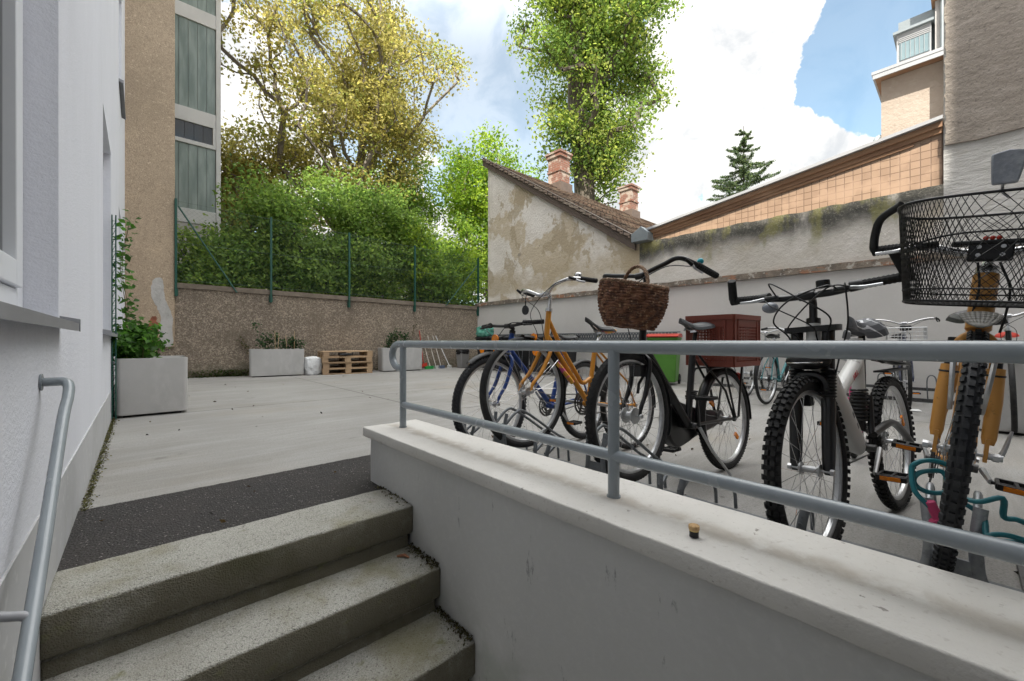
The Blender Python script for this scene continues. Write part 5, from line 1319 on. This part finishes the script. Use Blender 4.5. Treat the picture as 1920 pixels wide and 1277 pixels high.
fk = FK.build('suspension_fork', 'fork_orange', t, smooth=60)
for sd in (-1, 1):
    b = MB(); o = Vector((0, sd * .043, 0)); b.tube([fx.lerp(tp, .80) + o, tp + o + Vector((-.008, 0, .02))], .012, 12)
    c0 = fx.lerp(tp, .74) + o; b.ring(c0, .018, [(.003 * math.cos(q * PI / 3), .003 * math.sin(q * PI / 3)) for q in range(6)], 24, axis='z')
    b.build('stanchion', 'black_plastic', fk)
b = MB(); b.tube(spl([fx + Vector((0, .058, 0)), fx + Vector((-.01, .075, .008)), fx + Vector((-.045, .088, .07))], 4), [.006, .006, .006, .006, .006, .005, .005, .004, .003], 8); b.cyl(fx + Vector((0, .045, 0)), fx + Vector((0, .078, 0)), .009, 10); b.build('quick_release', 'alu', fk)
b = MB(); b.cyl(fx - Vector((0, .045, 0)), fx - Vector((0, .068, 0)), .009, 10); b.build('axle_nut', 'alu', fk)
b = MB(); fr, n_ = .384, 14       # short flared clip-on mudguard, rounded in plan
for i in range(n_):
    for q in range(8):
        P = []
        for (ii, qq) in ((i, q), (i + 1, q), (i + 1, q + 1), (i, q + 1)):
            a_ = R(62 + 46 * ii / n_); wd_ = .040 * math.sqrt(max(.02, 1 - (2 * ii / n_ - 1) ** 2)) ; y_ = (qq / 4 - 1) * wd_
            rr_ = fr - 5.5 * y_ * y_; P.append((wb - .01 + rr_ * math.cos(a_), y_, .55 + rr_ * math.sin(a_)))
        b.quad(*P)
o = b.build('mudguard', 'fender_grey', t, smooth=60); sm = o.modifiers.new('solid', 'SOLIDIFY'); sm.thickness = .004
for sd in (-1, 1):
    b = MB(); b.tube(spl([(wb - .03, sd * .04, .83), (wb + .01, sd * .035, .75), (wb + .01, sd * .032, .70), (wb - .01, sd * .03, .66)], 4), .006, 6); b.build('brake_arm', 'alu', t)
for f in (1, -1):
    e = Vector((.93, f * .248, 1.123)); b = MB(); b.tube(spl([e, e + Vector((.012, f * .004, .012)), e + Vector((.016, f * .004, .055)), e + Vector((.034, -f * .008, .098)), e + Vector((.07, -f * .055, .128))], 5), .0115, 12); b.build('bar_end', 'black_plastic', hb, smooth=60)
# wire basket
def wire_basket(par, c, a0, b0, a1, b1, h, nw, mat='black_plastic', wr=.00095, rim=.0038):
    """oval basket: bottom radii a0,b0 top a1,b1 (a along x, b along y), diamond mesh"""
    def pt(th, q):
        e = .62; cs, sn = math.cos(th), math.sin(th); f = lambda v: math.copysign(abs(v) ** e, v)
        return Vector((c[0] + (a0 + (a1 - a0) * q) * f(cs), c[1] + (b0 + (b1 - b0) * q) * f(sn), c[2] + h * q))
    b = MB()
    for q, rr in ((0, rim * .8), (1, rim), (.12, rim * .6)): b.tube([pt(2 * PI * i / 72, q) for i in range(72)], rr, 6, closed=True)
    for i in range(nw):
        for sg in (1, -1):
            th = 2 * PI * i / nw; b.tube([pt(th + sg * 2 * PI / nw * 8.0 * q, q) for q in (0, .2, .4, .6, .8, 1)], wr, 3, caps=False)
    for k in range(-12, 13):
        for sg in (1, -1):
            y = k / 12 * b0 * 1.6; P = []
            for i in range(9):
                u = -1 + 2 * i / 8; x = u * a0; yy = y + sg * u * a0
                if abs(yy) < b0 * .97 and abs(x) < a0 * .97: P.append((c[0] + x, c[1] + yy, c[2]))
            if len(P) > 1: b.tube(P, wr, 3, caps=False)
    return b.build('basket', mat, par, smooth=0)
bk = wire_basket(t, (1.10, 0, .95), .10, .150, .135, .185, .255, 104)
b = MB(); b.obox((.99, 0, 1.10), (.012, 0, 0), (0, .042, 0), (0, 0, .026)); b.obox((.985, 0, 1.125), (.02, 0, 0), (0, .075, 0), (0, 0, .006)); mt = b.build('basket_mount', 'black_plastic', t, bevel=.004)
b = MB()
for y in (-.012, .0, .012): b.sphere((1.0, y - .0, 1.136), .006, 8, 6)
b.build('red_tie', 'red_plastic', mt)
b = MB()
for y in (-.022, .022):
    for z in (1.09, 1.112): b.cyl((1.002, y, z), (1.005, y, z), .005, 10)
b.build('screw', 'alu', mt)
rf = MB(); q = [(-.020, 0), (.020, 0), (.028, .052), (.029, .070), (.0, .077), (-.027, .070), (-.026, .052)]
rf.prism([(1.235, .002 + y, 1.218 + z) for y, z in q], (.016, 0, .0)); rl = rf.build('front_reflector', 'clear_plastic', bk, bevel=.004)
b = MB(); b.obox((1.2335, .002, 1.272), (.001, 0, 0), (0, .016, .007), (0, -.0015, .0035)); b.obox((1.2330, .002, 1.272), (.001, 0, 0), (0, .016, -.007), (0, .0015, .0035)); b.box(1.2325, 1.2345, -.016, .020, 1.253, 1.2555); b.build('reflector_pattern', 'steel_dark', rl)
b = MB(); b.tube([(1.24, .0, 1.22), (1.225, .0, 1.205), (1.23, .012, 1.19)], .003, 6); b.build('clip', 'alu', rl)
cable(t, [(.96, .19, 1.12), (1.0, .10, 1.15), (1.0, -.02, 1.155), (.98, -.1, 1.15), (.97, -.19, 1.12)], .003)
cable(t, [(1.0, .02, 1.07), (.99, .045, 1.0), (.985, .045, .93), (.98, .04, .88)], .003)
cable(t, [(1.0, -.02, 1.07), (1.0, -.01, 1.0), (.99, -.015, .93)], .003)

# wicker basket and plastic crate on the black city bike, cable lock on the orange one
t = thing('wicker_basket', 'brown wicker basket with arched handle hung on the black bike handlebar', 'basket', (1.86, 1.155, .915), (R(2), R(6), R(-27)))
def bp(th, q):
    a, c_ = .108 + .068 * min(1, q * 1.7) ** .5, .078 + .05 * min(1, q * 1.7) ** .5
    return (a * math.cos(th), c_ * math.sin(th), .205 * q + .012 * (abs(math.cos(th)) ** 2) * q)
b = MB(); NR = 15; NS = 28
for k in range(NR):
    q = (k + .5) / NR; P = []
    for i in range(NS * 4):
        th = 2 * PI * i / (NS * 4) + .3 * k; x, y, z = bp(th, q); w_ = math.sin(NS / 2 * (th - .3 * k) + PI * (k % 2)) * .0055
        d = Vector((x, y, 0)).normalized(); P.append((x + d.x * w_, y + d.y * w_, z + .002 * math.sin(th * 7 + k)))
    b.tube(P, .0076, 6, closed=True)
P = [bp(2 * PI * i / 60, 0) for i in range(60)]; b.add([(x * .97, y * .97, .004) for x, y, z in P], [tuple(range(60))])
b.build('bowl', 'wicker', t, smooth=60, fix=False)
b = MB()
for i in range(NS):
    th = 2 * PI * i / NS; b.tube([bp(th, q) for q in (0, .3, .65, 1)], .0035, 5)
b.build('stakes', 'wicker', t)
b = MB()
for ph in (0, PI): b.tube([tuple(Vector(bp(2 * PI * i / 160, 1.0)) + Vector((0, 0, .004)) + Vector((math.cos(2 * PI * i / 160), math.sin(2 * PI * i / 160), 0)) * .005 * math.cos(i * 1.3 + ph) + Vector((0, 0, .005 * math.sin(i * 1.3 + ph)))) for i in range(160)], .0055, 6, closed=True)
b.build('rim', 'wicker_pale', t, fix=False)
b = MB()
for ph in (0, 2 * PI / 3, 4 * PI / 3):
    P = []
    for i in range(61):
        a = PI * i / 60; c0 = Vector((.0, -.122 * math.cos(a), .20 + .115 * math.sin(a))); nrm = Vector((0, -math.cos(a), math.sin(a)))
        P.append(c0 + Vector((1, 0, 0)) * .005 * math.cos(i * .55 + ph) + nrm * .005 * math.sin(i * .55 + ph))
    b.tube(P, .0052, 6)
b.build('handle', 'wicker_pale', t, smooth=60)

t = thing('plastic_crate', 'reddish brown perforated plastic crate on the carrier of the black bike', 'crate', (2.845, 1.07, .688), (R(0), 0, R(-4)))
hx, hy, H_ = .185, .148, .322
b = MB(); b.box(-hx + .012, hx - .012, -hy + .012, hy - .012, .0, .012); b.build('base', 'crate_red', t)
def crate_panel(b, p0, du, ln):
    du = Vector(du); nn = Vector((du.y, -du.x, 0)); p0 = Vector(p0)
    def bar(u0, u1, z0, z1, th=.004, off=0): b.obox(p0 + du * (u0 + u1) / 2 + nn * off + Vector((0, 0, (z0 + z1) / 2)), du * (u1 - u0) / 2, nn * th, Vector((0, 0, (z1 - z0) / 2)))
    bar(0, ln, H_ - .03, H_, .011); bar(0, ln, 0, .03, .008); bar(0, ln, .05, .058, .006)
    for u in (.0, .045, ln - .055, ln - .01): bar(u, u + .01, .03, H_ - .03, .008)
    bar(.0, .05, .03, H_ - .03, .003); bar(ln - .05, ln, .03, H_ - .03, .003)
    u = .058
    while u < ln - .06: bar(u, u + .0065, .03, H_ - .07, .0022); u += .019
    z = .04
    while z < H_ - .072: bar(.05, ln - .05, z, z + .0065, .0024, .0002); z += .019
    bar(.05, ln - .05, H_ - .075, H_ - .03, .0045)
for p0, du, ln in (((-hx, -hy, 0), (1, 0, 0), 2 * hx), ((hx, -hy, 0), (0, 1, 0), 2 * hy), ((hx, hy, 0), (-1, 0, 0), 2 * hx), ((-hx, hy, 0), (0, -1, 0), 2 * hy)):
    b = MB(); crate_panel(b, p0, du, ln); b.build('side_panel', 'crate_red', t, smooth=0)

t = thing('cable_lock', 'coiled teal cable lock with pink ends looped around the orange bike wheel', 'lock', (1.62, .0, .35))
C0 = lambda x, y, z: (x - 1.62, y, z - .35)
b = MB(); P = []
def loop(cx, cy, cz, rx, rz, a0, a1, n, adv): return [C0(cx + rx * .45 * math.cos(a0 + (a1 - a0) * i / n) - .0 + adv[0] * i / n, cy - rx * math.cos(a0 + (a1 - a0) * i / n) + adv[1] * i / n, cz + rz * math.sin(a0 + (a1 - a0) * i / n) + adv[2] * i / n) for i in range(n + 1)]
P = [C0(1.53, .062, .415), C0(1.53, .09, .45)] + loop(1.57, .055, .50, .042, .036, PI, -PI * 1.6, 14, (.0, -.005, -.035)) + [C0(1.55, .02, .46), C0(1.52, -.02, .455), C0(1.52, -.06, .475)] + loop(1.55, -.075, .40, .040, .026, PI * .6, -PI * 1.7, 14, (0, .0, -.05)) + [C0(1.56, -.04, .36), C0(1.60, -.03, .40), C0(1.6, .03, .44)]
b.tube(spl(P, 5), .0062, 10); b.build('cable', 'teal_cable', t, smooth=60)
b = MB(); b.tube([C0(1.53, .062, .43), C0(1.535, .045, .385)], [.011, .012], 10); b.tube([C0(1.53, .055, .385), C0(1.545, .015, .335)], [.013, .014], 10); b.build('lock_body', 'pink_dull', t, bevel=.002)

# background bicycles by the grey wall
def bgbike(label, rear, front, r, fm, extra=None, **kw):
    s = dict(fm=fm, tw=.038, HB=(.92, .70), HT=(.88, .86), BB=(.44, .29), ST=(.30, .80), SD=(.27, .93), CL=(.90, .99), bar=BAR_CITY, lean=kw.get('lean', 3), tn=48, nsp=28)
    s.update(kw); t, hb, wb = bike(label, rear, front, r, s); fender(t, (0, 0, r), r + .018, .05, R(20), R(190), s.get('fend', 'black_plastic')); fender(t, (wb, 0, front[2]), r + .018, .05, R(60), R(190), s.get('fend', 'black_plastic'))
    return t, hb, wb
bgbike('teal bicycle with a black saddle facing the grey wall', (6.20, 1.78), (7.25, 1.70, .35), .345, 'teal_paint', style='diamond', lean=0)
bgbike('silver bicycle with white mudguards beside the teal one by the grey wall', (6.95, 2.25), (7.95, 2.3, .35), .345, 'silver_paint', style='low', lean=2, fend='silver_paint')
t, hb, wb = bgbike('dark blue bicycle with a small wire basket by the grey wall', (7.85, .62), (6.80, .46, .36), .345, 'navy_paint', style='step', barm='chrome', HT=(.88, .92), CL=(.90, 1.06), lean=1)
b = MB()
for z in (.86, .90, .95, 1.0):
    b.tube([(wb - .10, -.17, z), (wb + .12, -.17, z), (wb + .12, .17, z), (wb - .10, .17, z)], .003 if z < 1 else .005, 5, closed=True)
for k in range(12): b.tube([(wb + .12, -.17 + .34 * k / 11, 1.0), (wb + .12, -.17 + .34 * k / 11, .86), (wb - .10, -.17 + .34 * k / 11, .86)], .0025, 4)
for k in range(7):
    for sd in (-1, 1): b.tube([(wb - .10 + .22 * k / 6, sd * .17, .86), (wb - .10 + .22 * k / 6, sd * .17, 1.0)], .0025, 4)
b.build('basket', 'alu', t)
b = MB(); b.box(wb - .04, wb + .02, -.05, .05, .97, 1.03); b.build('front_lamp', 'black_plastic', t, bevel=.008)
bgbike('black bicycle with silver handlebar behind the orange bike near the right edge', (6.9, -.33), (5.85, -.30, .36), .345, 'black_paint', style='diamond', barm='chrome', CL=(.90, 1.08), HT=(.88, .94), sadm='red_plastic', lean=2)
t, hb, wb = bike('small child bicycle with pink grips and details behind the white mountain bike', (4.55, .60), (3.85, .54, .20), .20,
    dict(fm='pink', tw=.04, HB=(.62, .44), HT=(.585, .56), BB=(.31, .24), ST=(.22, .45), SD=(.20, .60), CL=(.60, .70), bar=[(0, .04, .01), (.0, .12, .06), (-.04, .18, .07), (-.10, .21, .06)], tyre='rubber', rim='pink', style='low', tube=.014, ring_r=.05, tn=40, nsp=20, lean=2, glen=.07, sadm='pink', sln=.2, swd=.13, cables=0))
b = MB(); b.sphere((.55, -.1, .78), .03, 10, 8); b.build('bell', 'pink', hb)
b = MB(); b.sphere((.42, 0, .62), .05, 12, 8, (1, 1.2, .8)); b.sphere((.42, 0, .69), .035, 12, 8); tag(b.build('toy', 'pink_dull', t), 'pink toy tied to the frame')

# ------------------------------------------------------------------ bike racks
t = thing('bicycle_rack', 'low grey steel rack with wheel slots along the parapet', 'bicycle rack', (1.62, 0, 0))
b = MB(); b.box(-.02, .02, -2.1, 2.45, .012, .05); b.box(.52, .56, -2.1, 2.45, .002, .018); b.build('base_rail', 'rack_grey', t)
slots = [(2.175, 0), (1.857, 1), (1.52, 0), (1.165, 1), (.80, 0), (.398, 0), (.022, 1), (-.38, 0), (-.75, 1)]
for y, hi in slots:
    b = MB(); hw = .042; top = .42 if hi else .30; xx = -.035
    for sd in (-1, 1):
        P = spl([(xx, sd * (hw + .022), 0.0), (xx, sd * (hw + .016), top * .45), (xx - .0, sd * (hw + .002), top * .62), (xx, sd * hw, top * .8), (xx + .012, sd * (hw + .008), top)], 4)
        b.tube([Vector(p) + Vector((0, y, 0)) for p in P], .0125, 8, flat=(.6, 1.1))
    b.obox((xx + .0, y, top * .62), (.004, 0, 0), (0, hw, 0), (0, 0, .02))
    if hi: b.obox((.20, y, .10), (.13, 0, 0), (0, .022, 0), (0, 0, .004)); b.obox((.06, y, .05), (.008, 0, 0), (0, .02, 0), (0, 0, .05)); b.obox((.30, y, .05), (.008, 0, 0), (0, .02, 0), (0, 0, .05))
    for sd in (-1, 1):
        b.tube(spl([(xx + .01, y + sd * hw, top * .85), (.06, y + sd * (hw + .004), top * 1.0), (.14, y + sd * (hw + .004), top * .97), (.40, y + sd * (hw + .004), top * .58), (.52, y + sd * (hw + .004), top * .40), (.545, y + sd * (hw + .004), .03)], 5), .0085, 8)
    for sd in (-1, 1): b.cyl((xx - .014, y + sd * hw, top * .86), (xx - .010, y + sd * hw, top * .86), .006, 8)
    b.build('wheel_holder', 'galvanised' if y < .1 else 'rack_grey', t, smooth=50)
t = thing('bicycle_rack', 'long low dark rack rail standing at the foot of the grey wall', 'bicycle rack', (8.0, 0, 0))
b = MB(); b.box(-.03, .03, -3, 3.2, .0, .05); b.box(-.02, .02, -3, 3.2, .16, .20); b.build('base_rail', 'steel_dark', t)
for i in range(12):
    y = -2.7 + i * .5; b = MB(); b.tube(spl([(-.0, y - .04, .0), (-.12, y - .04, .34), (-.12, y + .04, .34), (0, y + .04, 0)], 5), .008, 6); b.build('wheel_holder', 'rack_grey', t)
t = thing('foot_mat', 'dark ribbed metal grating on the ground at the right edge', 'grating', (2.35, -.38, .0), (0, 0, 0))
b = MB()
for i in range(18): b.box(-.25, .25, -.22 + i * .025, -.208 + i * .025, .006, .022)
b.box(-.26, .26, -.24, -.222, .004, .026); b.box(-.26, .26, .232, .25, .004, .026); b.build('grating', 'steel_dark', t)
b = MB(); b.obox((0, 0, .004), (.09, .02, 0), (-.02, .06, 0), (0, 0, .001)); o = b.build('paper_sheet', 'paper'); o.location = (6.95, .42, .004); tag(o, 'scrap of white paper on the ground behind the child bicycle', 'paper')

# ------------------------------------------------------------------ things along the far wall
PX = 3.72
PLW = 'pallets stacked against the far wall'
def pallet(par):
    b = MB(); L_, W_ = 1.2, .8
    for i in range(5): y = -W_ / 2 + .0725 + i * (W_ - .145) / 4; b.box(-L_ / 2, L_ / 2, y - (.0725 if i % 2 == 0 else .05), y + (.0725 if i % 2 == 0 else .05), .122, .144)
    b.build('deck_boards', 'pallet', par, bevel=.003)
    b = MB()
    for x in (-L_ / 2 + .0725, 0, L_ / 2 - .0725): b.box(x - .0725, x + .0725, -W_ / 2 + .002, W_ / 2 - .002, .1, .1215)
    b.build('cross_boards', 'pallet', par, bevel=.003)
    for x in (-L_ / 2 + .0725, 0, L_ / 2 - .0725):
        for y in (-W_ / 2 + .05, 0, W_ / 2 - .05):
            b = MB(); b.box(x - .07, x + .07, y - .048, y + .048, .0225, .0995); b.build('block', 'pallet', par, bevel=.004)
    b = MB()
    for y in (-W_ / 2 + .05, 0, W_ / 2 - .05): b.box(-L_ / 2, L_ / 2, y - .05, y + .05, .0, .022)
    b.build('skids', 'pallet', par, bevel=.003)
labs = ['bottom wooden pallet of the stack of four by the white sack', 'second wooden pallet from the ground in the stack', 'third wooden pallet from the ground in the stack', 'topmost wooden pallet with dark cloth pushed inside']
p0 = None
for i, lab in enumerate(labs):
    loc = (3.98 + (.0, .01, -.012, .008)[i], FY(3.98) - .52 + (.0, .012, -.01, .0)[i], i * .1445 + .002); rz = WANG + (.0, .012, -.01, .006)[i]
    if p0 is None:
        p0 = thing('wooden_pallet', lab, 'pallet', loc, (0, 0, rz), PLW); pallet(p0)
    else:
        c = copy_tree(p0); c.location = loc; c.rotation_euler = (0, 0, rz); c['label'] = lab
rng = random.Random(2)


def lump(name, mat, c, sx, sy, sz, seed, amp=.15, fr=4, flat=True, par=None):
    bm = bmesh.new(); bmesh.ops.create_cube(bm, size=2); bmesh.ops.subdivide_edges(bm, edges=bm.edges, cuts=10, use_grid_fill=True)
    for v in bm.verts:
        q = v.co.copy(); r_ = q.normalized(); v.co = q.lerp(r_ * 1.15, .45)
        d = noise.noise_vector(q * fr * .5 + Vector((seed, 0, 0))) * amp + noise.noise_vector(q * fr * 1.6 + Vector((0, seed, 0))) * amp * .4; v.co += d
        v.co = Vector((v.co.x * sx, v.co.y * sy, v.co.z * sz))
        if flat: v.co.z = max(v.co.z, -sz * .95)
    me = bpy.data.meshes.new(name); bm.to_mesh(me); bm.free(); me.shade_smooth(); me.materials.append(M[mat])
    o = bpy.data.objects.new(name, me); COL.objects.link(o); o.location = c
    if par: o.parent = par
    return o


o = lump('dark_cloth', 'bag_black', (3.88, FY(3.88) - .86, .50), .17, .09, .035, 4); tag(o, 'dark plastic sheet stuffed into the topmost pallet', 'sheet')
o = lump('white_sack', 'sack', (3.19, FY(3.19) - .62, .215), .19, .16, .225, 9, .12, 5); tag(o, 'crumpled white plastic sack standing beside the pallets', 'sack')
BY = FY(6.5)
BR = 'brooms and mops leaning on the far wall'
specs = [('green broom with a pale stick, leaning nearest the right planter', 6.42, 6.36, 'broom_stick', 'broom_green', .34), ('thin mop with an off-white head leaning second from the green broom', 6.62, 6.50, 'broom_stick', 'broom_white', .22),
         ('broom with a bluish head in the middle of the leaning sticks', 6.80, 6.68, 'broom_stick', 'broom_blue', .24), ('slanting mop with a white stick, rightmost of the leaning sticks', 7.10, 6.78, 'letter_white', 'broom_white', .12)]
for lab, xb, xt, sm, hm, wd in specs:
    t = thing('broom', lab, 'broom', (xb, BY - .34, 0), group=BR)
    b = MB(); b.cyl((0, 0, .07), (xt - xb, .28, 1.0 if hm != 'broom_green' else .78), .011, 8); b.build('stick', sm, t)
    b = MB(); b.box(-wd / 2, wd / 2, -.035, .035, .055, .09); h = b.build('head', hm, t, bevel=.008)
    b = MB()
    for i in range(12):
        for j in (-1, 0, 1): b.obox((-wd / 2 + wd * (i + .5) / 12 + rng.uniform(-.006, .006), j * .024, .029), (wd / 26, 0, 0), (0, .010, 0), (rng.uniform(-.006, .006), j * -.006, .029))
    b.build('bristles', hm, h)
t = thing('red_broom', 'red handled broom and dustpan leaning left of the green broom', 'broom', (6.26, BY - .24, 0))
b = MB(); b.cyl((0, 0, .1), (-.03, .2, 1.15), .013, 8); b.build('stick', 'red_plastic', t)
b = MB(); b.obox((-.05, -.05, .10), (.11, .02, .02), (0, .01, .05), (.01, -.06, .03)); b.build('dustpan', 'red_plastic', t, bevel=.006)
t = thing('waste_basket', 'grey swing bin with a black bag hanging over its rim', 'bin', (7.45, FY(7.45) - .42, 0), (0, 0, .1))
b = MB(); b.prism([(-.14, -.12, .0), (.14, -.12, .0), (.14, .12, .0), (-.14, .12, .0)], (0, 0, .001)); vs = [(sx * w_, sy * d_, z) for z, w_, d_ in ((.01, .13, .11), (.50, .165, .14)) for sx, sy in ((-1, -1), (1, -1), (1, 1), (-1, 1))]
b = MB(); b.add(vs, [(3, 2, 1, 0), (4, 5, 6, 7)] + [(i, (i + 1) % 4, 4 + (i + 1) % 4, 4 + i) for i in range(4)]); b.build('body', 'waste_grey', t, bevel=.015)
lump('bag', 'bag_black', (0, 0, .50), .175, .15, .085, 3, .12, 4, True, t)


def wheelie(label, x, y, rz, body, lid, group, w_=.50, d_=.55, h=.93, sticker=True):
    t = thing('wheelie_bin', label, 'bin', (x, y, 0), (0, 0, rz), group)
    vs = [(sx * a, sy * c_, z) for z, a, c_ in ((.06, w_ * .41, d_ * .38), (h - .06, w_ * .49, d_ * .49)) for sx, sy in ((-1, -1), (1, -1), (1, 1), (-1, 1))]
    b = MB(); b.add(vs, [(3, 2, 1, 0), (4, 5, 6, 7)] + [(i, (i + 1) % 4, 4 + (i + 1) % 4, 4 + i) for i in range(4)]); b.box(-w_ * .51, w_ * .51, -d_ * .51, d_ * .51, h - .07, h - .02); b.build('body', body, t, bevel=.02)
    b = MB(); P = spl([(-w_ * .53, -d_ * .54, h - .018), (-w_ * .53, -d_ * .54, h + .012), (-w_ * .53, -.1, h + .05), (-w_ * .53, d_ * .4, h + .05), (-w_ * .53, d_ * .55, h + .02), (-w_ * .53, d_ * .55, h - .018)], 3); b.prism(P, (w_ * 1.06, 0, 0)); b.build('lid', lid, t, bevel=.008)
    b = MB(); b.tube([(-w_ * .4, d_ * .60, h - .03), (w_ * .4, d_ * .60, h - .03)], .014, 8); b.build('handle', body, t)
    for sd in (-1, 1):
        b = MB(); b.ring((0, 0, 0), .07, [(.03 * math.cos(q * PI / 4), .024 * math.sin(q * PI / 4)) for q in range(8)], 24); wl = b.build('wheel', 'rubber', t); wl.rotation_euler = (0, 0, R(90)); wl.location = (sd * w_ * .43, d_ * .44, .10)
        b = MB(); b.cyl((0, -.012, 0), (0, .012, 0), .045, 14); b.build('rim', 'alu', wl)
    if sticker:
        b = MB(); z = h - .36; y_ = -d_ * .49 + (h - .06 - z) / (h - .12) * d_ * .11
        b.cyl((0, y_ + .004, z), (0, y_ - .004, z), .10, 8); b.build('sticker', 'amber', t)
    return t


BN = 'wheelie bins along the grey wall'
for i, (y, lab) in enumerate(((9.35, 'black bin with an orange sticker under the green bag, nearest the far corner'), (8.72, 'black bin with an orange sticker, second from the far corner'), (8.09, 'black bin with an orange sticker, third from the far corner'), (7.2, 'black bin with an orange sticker behind the blue and orange bikes'), (6.5, 'black bin with an orange sticker beside the green bin'))):
    wheelie(lab, 7.55, y, R(-90) + R((2, -3, 1, 4, -2)[i]), 'black_bin', 'black_bin', BN)
wheelie('green bin with a red lid seen through the black bike', 7.55, 3.92, R(-72), 'bin_green', 'red_plastic', BN, sticker=False, w_=.55)
o = lump('green_bag', 'green_bag', (7.45, 9.40, 1.10), .18, .24, .15, 6, .2, 4); tag(o, 'shiny green plastic bag lying on the corner bin', 'bag')
t = thing('perforated_screen', 'dark perforated metal strip running along the grey wall behind the bins', 'screen', (8.17, 0, 0))
b = MB(); yy = 4.0; b.box(-.01, .01, 3.9, 10.2, .86, .885); b.box(-.01, .01, 3.9, 10.2, 1.015, 1.035)
while yy < 10.2:
    b.obox((0, yy, .95), (.006, 0, 0), (0, .032, .066), (0, -.011, .011)); b.obox((0, yy, .95), (.006, 0, 0), (0, -.032, .066), (0, -.011, -.011)); yy += .075
b.build('lattice', 'rack_grey', t, smooth=0)
for y in (4.0, 6.0, 8.0, 10.1): b = MB(); b.box(-.02, .02, y - .02, y + .02, 0, 1.03); b.build('post', 'rack_grey', t)
